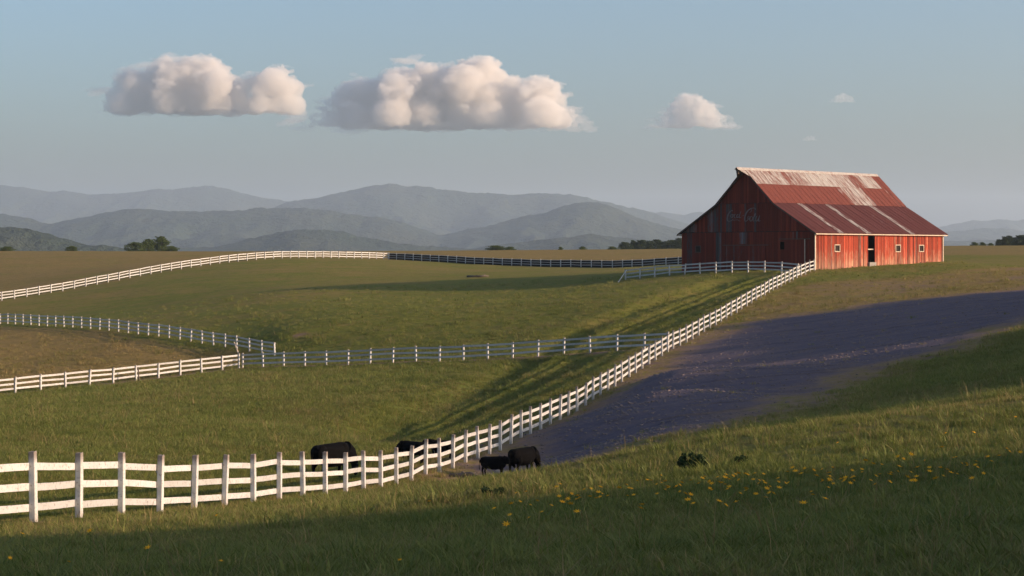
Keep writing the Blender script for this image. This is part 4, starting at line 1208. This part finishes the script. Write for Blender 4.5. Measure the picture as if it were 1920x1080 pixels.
# ------------------------------------------------------------------ logs, rocks, shrubs, loose boards
def log_pile(name, loc, ln, seed, label, cat, r0=.12, n=5):
    r_ = random.Random(seed); root = empty(name, loc, r_.uniform(-.3, .3)); tag(root, label, cat)
    for i in range(n):
        b = MB(); a = r_.uniform(-.5, .5) + (0 if i < 2 else r_.uniform(-.9, .9)); l = ln * (1 if i < 2 else r_.uniform(.35, .7)); rr_ = r0 * (1 if i < 2 else r_.uniform(.25, .5))
        p = Vector((r_.uniform(-.3, .3) * ln, r_.uniform(-.2, .2), rr_ * .9)); up = 0.02 if i < 2 else r_.uniform(.1, .8)
        dv = Vector((math.cos(a), math.sin(a), up)).normalized()
        b.tube([p - dv * l * .5 * (1 if i < 2 else 0), p + Vector((0, r_.gauss(0, .05), r_.gauss(0, .02))), p + dv * l * .25 + Vector((0, 0, .03)), p + dv * l * .5], [rr_, rr_ * 1.05, rr_ * .85, rr_ * .5], 8)
        b.build('trunk' if i < 2 else 'branch', M['deadwood'], root, True)
    return root
h = hitg(872, 897, 50); log_pile('fallen_log', (h.x, h.y, h.z), 1.1, 3, 'fallen dead branches on the dirt beside the fence and the calf', 'log', .11, 7)
h = hitg(893, 520, 150); log_pile('brush_pile', (h.x, h.y, h.z), 2.6, 5, 'small brown brush pile in the far pasture above the barn shadow', 'brush pile', .16, 8)
def rock(px, py, s, label, dmin=50):
    h = hitg(px, py, dmin); r_ = random.Random(int(px * 7 + py))
    bm = bmesh.new(); bmesh.ops.create_icosphere(bm, subdivisions=2, radius=1)
    sx, sy, sz = s * r_.uniform(.8, 1.3), s * r_.uniform(.7, 1.1), s * r_.uniform(.5, .75)
    for v in bm.verts:
        k = 1 + r_.uniform(-.16, .16); v.co = Vector((v.co.x * sx * k, v.co.y * sy * k, v.co.z * sz * k))
    me = bpy.data.meshes.new('rock'); bm.to_mesh(me); bm.free(); me.materials.append(M['stone'])
    o = inst('rock', me); o.location = (h.x, h.y, h.z + sz * .3); o.rotation_euler = (0, 0, r_.uniform(0, 6))
    tag(o, label, 'rock', 'rocks by the cattle')
rock(934, 889, .20, 'larger grey stone at the feet of the calf')
rock(944, 887, .13, 'small grey stone between the calf and the grazing cow')
rock(920, 891, .11, 'small grey stone left of the calf on the dirt')
def shrub(px, py, w, hgt, seed, label, mat='shrub', dmin=6, leaf=.06, n=900):
    h = hitg(px, py, dmin); r_ = random.Random(seed)
    root = empty('shrub', (h.x, h.y, h.z)); tag(root, label, 'shrub')
    b = MB(); cs = []
    for i in range(16):
        a = r_.uniform(0, 6.28); e = Vector((math.cos(a) * w * .5 * r_.random() ** .5, math.sin(a) * w * .5 * r_.random() ** .5, hgt * r_.uniform(.3, .9)))
        b.tube([(0, 0, -.03), e * .5 + Vector((0, 0, .02)), e], [.012, .008, .003], 4); cs.append((e, w * .14))
    b.build('stem', M['bark'], root)
    vs, fs, ids = leaf_cloud(cs, n // 16, leaf, r_)
    cr = mesh_obj('foliage', vs, fs, M[mat], root)
    at_ = cr.data.attributes.new('leaf_id', 'FLOAT', 'POINT'); at_.data.foreach_set('value', np.array(ids, np.float32))
shrub(1295, 884, .42, .24, 4, 'dark green leafy weed standing on the crest of the near bank', n=620, leaf=.055)
shrub(1390, 873, .24, .12, 5, 'smaller dark weed right of the leafy weed on the near bank', n=500, leaf=.04)
shrub(922, 929, .34, .10, 6, 'low brown dead weed clump on the near bank below the calf', mat='shrub', n=500, leaf=.035)
def stake(p0, p1, w, mat, name, label, cat):
    b = MB(); p0, p1 = Vector(p0), Vector(p1); m_ = (p0 + p1) / 2
    b.tube([p0 - m_, (p1 - p0) * .02, p1 - m_], [w, w * .95, w * .8], 6)
    o = b.build(name, M[mat]); o.location = m_; return tag(o, label, cat)
a = hitg(262, 716, 100); stake(a + Vector((0, -.15, -.1)), a + Vector((-.12, -.12, 1.22)), .06, 'deadwood', 'wooden_stake', 'brown leaning stake against the sunlit fence at the left', 'stake')
a = hitg(446, 664, 140); stake(a + Vector((.1, -.2, 0)), a + Vector((-.4, .3, 1.1)), .075, 'trim', 'leaning_board', 'pale broken board leaning against the shaded fence by the pen corner', 'board')
a = hitg(1161, 529, 150); e = hitg(1174, 526, 150); stake(a + Vector((-.1, 0, 0)), e + Vector((.05, -.1, 1.25)), .055, 'white', 'brace_board', 'white brace board slanting at the broken end of the gable fence', 'board')

# ------------------------------------------------------------------ wildflowers
def flower_mesh(seed):
    r_ = random.Random(seed); b = MB(); hgt = .20
    b.tube([(0, 0, -.02), (r_.gauss(0, .01), r_.gauss(0, .01), hgt * .5), (r_.gauss(0, .02), r_.gauss(0, .02), hgt)], [.003, .0026, .002], 4)
    nf = len(b.f); top = Vector(b.v[-1])
    tilt = Matrix.Rotation(r_.uniform(-.7, .7), 3, 'X') @ Matrix.Rotation(r_.uniform(-.7, .7), 3, 'Y')
    for k in range(7):
        a = k * 2 * math.pi / 7; a0, a1 = a - .36, a + .36
        ps = [Vector((0, 0, 0)), Vector((math.cos(a0) * .014, math.sin(a0) * .014, .006)), Vector((math.cos(a) * .030, math.sin(a) * .030, .010)), Vector((math.cos(a1) * .014, math.sin(a1) * .014, .006))]
        b.add([top + tilt @ p for p in ps], [(0, 1, 2, 3)])
    b.add([top + tilt @ Vector((math.cos(t) * .011, math.sin(t) * .011, .006)) for t in np.linspace(0, 5.5, 7)] + [top + tilt @ Vector((0, 0, .016))], [(i, (i + 1) % 7, 7) for i in range(7)])
    me = b.mesh('wildflower', M['stem']); me.materials.append(M['petal'])
    for i, p in enumerate(me.polygons):
        if i >= nf: p.material_index = 1
    return me
FM = [flower_mesh(300 + i) for i in range(6)]
zo = lambda l: [(900 + x / 1.882, 780 + y / 1.882) for x, y in l]
FL = zo([(150,232),(168,268),(205,302),(160,305),(178,317),(125,273),(45,331),(287,247),(317,277),(350,264),(335,288),(345,292),(358,290),(340,298),(386,257),(386,284),(300,311),(280,288),(412,274),(425,258),(497,260),(535,245),(532,256),(556,230),(588,228),(610,230),(626,241),(655,211),(640,236),(652,234),(657,263),(667,250),(702,254),(720,236),(738,228),(768,240),(782,226),(798,216),(812,233),(815,244),(840,236),(868,222),(884,226),(903,208),(916,206),(912,215),(930,208),(948,212),(970,206),(958,226),(990,240),(1004,228),(1006,206),(1098,188),(1106,200),(1128,208),(1144,186),(1196,194),(1242,184),(1286,224),(1310,220),(1345,190),(1366,163),(1396,170),(1420,172),(1402,214),(1455,214),(1458,203),(1476,146),(1508,155),(1482,182),(1525,200),(1546,186),(1578,184),(1576,158),(1583,228),(1622,184),(1640,216),(1662,208),(1678,146),(1696,170),(1730,168),(1748,160),(1745,175),(1786,146),(1812,163),(1862,128),(1908,133),(1826,142),(1760,182),(1181,282),(1130,320),(860,322),(1243,97),(1895,4),(1640,62),(1636,114),(1744,62)])
FL += [(15,1049),(135,1070),(418,1053),(275,1038),(747,1071),(44,1008),(168,1002),(398,970),(800,944),(560,932)]
fr_ = random.Random(12)
for k in range(95):
    px = fr_.triangular(880, 1915, 1500); FL.append((px, 965 - (px - 880) * .088 + fr_.gauss(0, 17)))
for i, (px, py) in enumerate(FL):
    h = hitg(px, py + 4, 6); d = h.y
    o = inst('wildflower', FM[i % 6]); k = rng.uniform(.75, 1.15) * (1.0 if d > 17 else .55)
    hh = .2 * k
    gpt = hitg(px, min(1078, py + hh / d * F), 6)
    o.location = gpt - Vector((0, 0, .01)); o.scale = (k * 1.2, k * 1.2, k); o.rotation_euler = (0, 0, rng.uniform(0, 6.28))
    tag(o, 'small yellow wildflower in the grass of the near bank', 'flower', 'yellow wildflowers on the near bank')

# ------------------------------------------------------------------ grass
TUFT = bpy.data.collections.new('grass_tuft_sources')
def tuft(seed, nb, rad, hgt, wid):
    r_ = random.Random(seed); vs, fs, ids = [], [], []
    for _ in range(nb):
        a = r_.uniform(0, 6.28); q_ = rad * r_.random() ** .6; base = Vector((math.cos(a) * q_, math.sin(a) * q_, -.01))
        la = a + r_.gauss(0, .9); lean = Vector((math.cos(la), math.sin(la), 0)) * r_.uniform(.15, 1.0); h_ = hgt * r_.uniform(.45, 1.15)
        sd_ = Vector((-math.sin(la + r_.gauss(0, .8)), math.cos(la + r_.gauss(0, .8)), 0)) * wid * r_.uniform(.7, 1.3)
        k = len(vs)
        for t, ww in ((0, 1), (.5, .85)):
            c_ = base + Vector((0, 0, h_ * t * (1 - .12 * t))) + lean * h_ * t * t
            vs += [c_ - sd_ * ww * .5, c_ + sd_ * ww * .5]
        vs.append(base + Vector((0, 0, h_ * (.86))) + lean * h_)
        fs += [(k, k + 1, k + 3, k + 2), (k + 2, k + 3, k + 4)]; ids += [r_.random() * 90] * 5
    me = bpy.data.meshes.new('tuft'); me.from_pydata([tuple(v) for v in vs], [], fs); me.update()
    me.attributes.new('blade', 'FLOAT', 'POINT').data.foreach_set('value', np.array(ids, np.float32))
    me.materials.append(M['blade'])
    o = bpy.data.objects.new('tuft_%02d' % seed, me); TUFT.objects.link(o)
for i in range(6): tuft(i, 30, .11, .105, .0062)
for i in (6, 7): tuft(i, 7, .09, .25, .0048)
tuft(8, 10, .06, .09, .026)
def grass_points(nn, r0, r1, seed, smin, smax):
    g = np.random.default_rng(seed)
    t = g.uniform(-.31, .31, nn); l = g.uniform(math.log(r0), math.log(r1), nn); r = np.exp(l)
    X = r * np.sin(t); Y = r * np.cos(t)
    dr, di, lu = cover(X, Y)
    clump = fbm(X * .7, Y * .7, 61, 3) + .5
    thin = 1 - 0.9 * sstep(110, r1, r)
    keep = g.random(nn) < thin * (1 - np.clip((di - .22) / .3, 0, .997)) * (0.35 + 0.9 * clump)
    X, Y, dr, r, clump = X[keep], Y[keep], dr[keep], r[keep], clump[keep]
    Z = zf(X, Y)
    sc = g.uniform(smin, smax, len(X)) * (0.75 + 0.5 * clump) * (1 + np.clip((r - 40) / 140, 0, .9)) * np.where(r < 46, 0.85 + 0.2 * sstep(16, 30, r), 0.62)
    sc = sc * np.where(g.random(len(X)) < (.03 + .07 * sstep(46, 60, r)), 1.9, 1.0)
    dv = np.clip(dr * .8 + .6 * (fbm(X * .3, Y * .3, 71, 3)), 0, 1)
    ixs = g.integers(0, 6, len(X)); pick = g.random(len(X))
    ixs = np.where(pick < .035, 6 + (pick < .017), ixs); dv = np.where(pick < .035, 1.0, dv); ixs = np.where((pick > .96), 8, ixs)
    return np.stack([X, Y, Z], -1), sc, dv, g.uniform(0, 6.28, len(X)), ixs
def grass(name, label, data, src=None):
    co, sc, dv, rot, ix = data
    me = bpy.data.meshes.new(name); me.vertices.add(len(co)); me.vertices.foreach_set('co', co.ravel())
    for nm, typ, arr in (('scl', 'FLOAT', sc), ('dry', 'FLOAT', dv), ('rot', 'FLOAT', rot)):
        me.attributes.new(nm, typ, 'POINT').data.foreach_set('value', arr.astype(np.float32))
    me.attributes.new('ix', 'INT', 'POINT').data.foreach_set('value', ix.astype(np.int32))
    me.materials.append(M['blade'])
    o = inst(name, me); tag(o, label, 'stones' if src else 'grass', kind='stuff')
    ng = bpy.data.node_groups.new(name, 'GeometryNodeTree')
    ng.interface.new_socket('Geometry', in_out='INPUT', socket_type='NodeSocketGeometry'); ng.interface.new_socket('Geometry', in_out='OUTPUT', socket_type='NodeSocketGeometry')
    N = ng.nodes; gi = N.new('NodeGroupInput'); go = N.new('NodeGroupOutput')
    ci = N.new('GeometryNodeCollectionInfo'); ci.inputs[0].default_value = src or TUFT; ci.inputs[1].default_value = True; ci.inputs[2].default_value = True
    ip = N.new('GeometryNodeInstanceOnPoints'); ip.inputs['Pick Instance'].default_value = True
    def na(nm, typ):
        a_ = N.new('GeometryNodeInputNamedAttribute'); a_.data_type = typ; a_.inputs[0].default_value = nm; return a_.outputs[0]
    ng.links.new(gi.outputs[0], ip.inputs['Points']); ng.links.new(ci.outputs[0], ip.inputs['Instance'])
    ng.links.new(na('ix', 'INT'), ip.inputs['Instance Index'])
    cx = N.new('ShaderNodeCombineXYZ'); ng.links.new(na('rot', 'FLOAT'), cx.inputs[2]); ng.links.new(cx.outputs[0], ip.inputs['Rotation'])
    ng.links.new(na('scl', 'FLOAT'), ip.inputs['Scale']); ng.links.new(ip.outputs[0], go.inputs[0])
    md = o.modifiers.new('grass', 'NODES'); md.node_group = ng
    return o
grass('bank_grass', 'long grass covering the shaded near bank', grass_points(300000, 7.5, 46, 5, .7, 1.35))
grass('pasture_grass', 'short pasture grass in the fields beyond the near bank', grass_points(260000, 46, 230, 6, 1.2, 2.4))

# loose stones and clods on the bare lane
CLOD = bpy.data.collections.new('clod_sources')
for i in range(4):
    r_ = random.Random(900 + i); V_, F_ = ICO[0]
    vv = V_ * np.array([[r_.uniform(.7, 1.3)] for _ in range(len(V_))]) * np.array((1.2, .9, .55))
    me = bpy.data.meshes.new('clod'); me.from_pydata(vv.tolist(), [], F_.tolist()); me.materials.append(M['clod'])
    CLOD.objects.link(bpy.data.objects.new('clod_%02d' % i, me))
g_ = np.random.default_rng(44); nn = 60000
t_ = g_.uniform(-.03, .3, nn); r__ = np.exp(g_.uniform(math.log(58), math.log(175), nn)); X_ = r__ * np.sin(t_); Y_ = r__ * np.cos(t_)
di_ = cover(X_, Y_)[1]; kp = g_.random(nn) < np.clip((di_ - .42) * 1.6, 0, 1) * (.25 + 1.1 * np.clip(fbm(X_ * .4, Y_ * .4, 55, 3) + .4, 0, 1)); X_, Y_ = X_[kp], Y_[kp]
sz_ = .018 + .085 * g_.random(len(X_)) ** 4
grass('lane_clods', 'loose stones and clods of earth scattered on the bare lane', (np.stack([X_, Y_, zf(X_, Y_) + sz_ * .1], -1), sz_, np.zeros(len(X_)), g_.uniform(0, 6.28, len(X_)), g_.integers(0, 4, len(X_))), CLOD)

# ------------------------------------------------------------------ clouds
def mat_cloud(name, dens):
    m = bpy.data.materials.new(name); m.use_nodes = True; t = m.node_tree
    for n_ in list(t.nodes):
        if n_.type == 'BSDF_PRINCIPLED': t.nodes.remove(n_)
    v = t.nodes.new('ShaderNodeVolumePrincipled')
    v.inputs['Color'].default_value = (0.90, 0.875, 0.85, 1); v.inputs['Density'].default_value = dens; v.inputs['Anisotropy'].default_value = 0.25
    t.links.new(v.outputs[0], t.nodes['Material Output'].inputs['Volume'])
    return m
M['cloud'] = mat_cloud('cloud_vapour', 0.017); M['wisp'] = mat_cloud('thin_cloud_vapour', 0.0045)
M['puff'] = mat_cloud('small_cloud_vapour', 0.011)
tex1 = bpy.data.textures.new('cloud_lumps', 'CLOUDS'); tex1.noise_scale = 60; tex1.noise_depth = 4
tex2 = bpy.data.textures.new('cloud_curls', 'CLOUDS'); tex2.noise_scale = 18; tex2.noise_depth = 4
def cloud(name, D, base_py, prof, seed, label, scale=1.0, mat='cloud', parent=None, voxel=6.5, wisps=0):
    """prof: (px, top_py) outline of the top"""
    r_ = random.Random(seed); k = D / F
    base = (HOR - base_py) * k
    PV, PF = [], []; cnt = [0]
    pxs = [p[0] for p in prof]; tops = [p[1] for p in prof]
    cx = (pxs[0] + pxs[-1]) / 2
    def puff(x, y, z, rad):
        V_, F_ = ICO[1] if rad > 60 else ICO[0]
        PV.append(V_ * np.array((rad * r_.uniform(.95, 1.15), rad * r_.uniform(.9, 1.1), rad * r_.uniform(.82, 1.0))) + np.array((x, y, z)))
        PF.append(F_ + cnt[0]); cnt[0] += len(V_)
    wide = (pxs[-1] - pxs[0]) * k
    nb = int(26 * scale) + 6
    def bloom(x, y, z, rad, lev):
        puff(x, y, z, rad)
        if lev == 0 or rad < voxel * 1.6: return
        for _ in range(9 if lev == 2 else 6):
            a = r_.uniform(0, 6.28); e = math.asin(r_.uniform(-.15, .98)); sr = rad * r_.uniform(.28, .5)
            bloom(x + math.cos(a) * math.cos(e) * rad, y + math.sin(a) * math.cos(e) * rad, z + math.sin(e) * rad * .85, sr, lev - 1)
    for i in range(nb):
        t = (i + r_.uniform(.2, .8)) / nb; px = pxs[0] + (pxs[-1] - pxs[0]) * t
        top = (HOR - np.interp(px, pxs, tops)) * k; th_ = max(top - base, 14)
        rad = min(th_ * r_.uniform(.24, .36), wide * .10)
        x = (px - 960) * k; y = r_.gauss(0, wide * .09) * math.sin(math.pi * min(max(t, .08), .92))
        puff(x, y, base + rad * .6, rad * 1.1)
        zz = base + rad
        while zz < top - rad * 1.9:
            zz += rad * .8; puff(x + r_.gauss(0, rad * .25), y + r_.gauss(0, rad * .4), zz, rad * r_.uniform(.85, 1.1))
        rt = min(rad, (pxs[-1] - px) * k * .7 + 12, (px - pxs[0]) * k * .7 + 12) * r_.uniform(.55, .85)
        bloom(x, y * .6, top - rt * 1.15, rt, 2)
        for _ in range(3):
            bloom(x + r_.gauss(0, rad * .7), y - rad * r_.uniform(.5, 1.1), base + th_ * r_.uniform(.22, .7), rad * r_.uniform(.25, .42), 2)
    V_ = np.concatenate(PV); F_ = np.concatenate(PF)
    V_[:, 1] += D
    bs_ = base + 55 * scale ** .5 * fbm(V_[:, 0] / 170, V_[:, 1] / 170, seed + 3, 3)
    V_[:, 2] = np.where(V_[:, 2] < bs_, bs_ - (bs_ - V_[:, 2]) * (.2 + .4 * fbm(V_[:, 0] / 140, V_[:, 1] / 140, seed, 2)), V_[:, 2])
    me = bpy.data.meshes.new(name); me.from_pydata(V_.tolist(), [], F_.tolist()); me.materials.append(M[mat])
    o = inst(name, me, parent)
    c0 = Vector(((cx - 960) * k, D, base))
    me.transform(Matrix.Translation(-c0)); o.location = c0
    md = o.modifiers.new('union', 'REMESH'); md.mode = 'VOXEL'; md.voxel_size = voxel; md.use_smooth_shade = True
    d1 = o.modifiers.new('lumps', 'DISPLACE'); d1.texture = tex1; d1.strength = 34 * scale ** .5; d1.mid_level = .6; d1.texture_coords = 'LOCAL'
    d2 = o.modifiers.new('curls', 'DISPLACE'); d2.texture = tex2; d2.strength = 20 * scale ** .5; d2.mid_level = .5; d2.texture_coords = 'LOCAL'
    if wisps:
        bm = bmesh.new()
        for i in range(wisps):
            t = r_.uniform(-.06, 1.06); px = pxs[0] + (pxs[-1] - pxs[0]) * t; rad = r_.uniform(12, 60) * min(1.0, .5 + scale * .5)
            edge = r_.random() < .45
            top = (HOR - np.interp(px, pxs, tops)) * k
            z = (top - rad * r_.uniform(-.1, .7)) if edge else base + r_.uniform(-.05, .25) * 60
            mt = Matrix.Translation(((px - cx) * k, r_.gauss(0, wide * .06) - 20, z - base)) @ Matrix.Rotation(r_.gauss(0, .12), 4, 'Y') @ Matrix.Diagonal((rad * r_.uniform(1.2, 2.8), rad * 1.3, rad * r_.uniform(.35, .7), 1))
            bmesh.ops.create_icosphere(bm, subdivisions=2, radius=1, matrix=mt)
        mw = bpy.data.meshes.new('wisp'); bm.to_mesh(mw); bm.free(); mw.materials.append(M['wisp'])
        w_ = inst('wisp', mw, o)
        md = w_.modifiers.new('union', 'REMESH'); md.mode = 'VOXEL'; md.voxel_size = 7; md.use_smooth_shade = True
        for tx_, st_ in ((tex1, 40), (tex2, 20)):
            d_ = w_.modifiers.new('curls', 'DISPLACE'); d_.texture = tx_; d_.strength = st_; d_.mid_level = .55; d_.texture_coords = 'LOCAL'
    if label: tag(o, label, 'cloud', 'clouds in the evening sky')
    return o
cloud('cloud', 12000, 212, [(205,168),(225,140),(240,125),(262,135),(295,112),(322,104),(345,112),(365,98),(392,104),(415,118),(432,142),(450,150),(475,138),(505,128),(526,118),(545,128),(552,160)], 3, 'wide white cumulus cloud above the left mountains', wisps=90)
cloud('cloud', 13000, 240, [(568,228),(590,208),(620,185),(640,165),(660,140),(690,150),(740,128),(768,116),(800,120),(850,122),(880,108),(900,101),(922,112),(940,128),(965,150),(990,152),(1010,140),(1030,150),(1050,175),(1070,200),(1082,225)], 31, 'largest white cumulus cloud, in the middle of the sky', scale=1.15, wisps=120)
cloud('cloud', 13000, 240, [(1225,222),(1250,208),(1268,182),(1285,172),(1305,174),(1320,186),(1340,202),(1360,220),(1374,236)], 15, 'small cone shaped cumulus cloud left above the barn', scale=.42, voxel=5, wisps=40)
cloud('cloud', 12000, 193, [(1552,188),(1565,178),(1580,172),(1595,178),(1604,188)], 21, 'tiny puff of cloud high above the barn roof', scale=.12, voxel=5, mat='puff')
cloud('cloud', 14000, 264, [(1502,260),(1515,253),(1526,254),(1534,261)], 27, 'faintest tiny cloud puff just above the barn ridge', scale=.08, voxel=4, mat='puff')

# ------------------------------------------------------------------ haze
hz = NT('haze_air'); t = hz.t; t.nodes.remove(hz.b)
v = t.nodes.new('ShaderNodeVolumePrincipled')
v.inputs['Color'].default_value = (0.69, 0.83, 1.0, 1); v.inputs['Density'].default_value = 6.8e-5; v.inputs['Anisotropy'].default_value = 0.2
t.links.new(v.outputs[0], t.nodes['Material Output'].inputs['Volume'])
b = MB(); b.box((-16000, -15500, -130), (16000, 16000, 520))
haze = b.build('haze', hz.m); tag(haze, 'thin bluish evening haze over the fields and mountains', 'haze', kind='stuff')
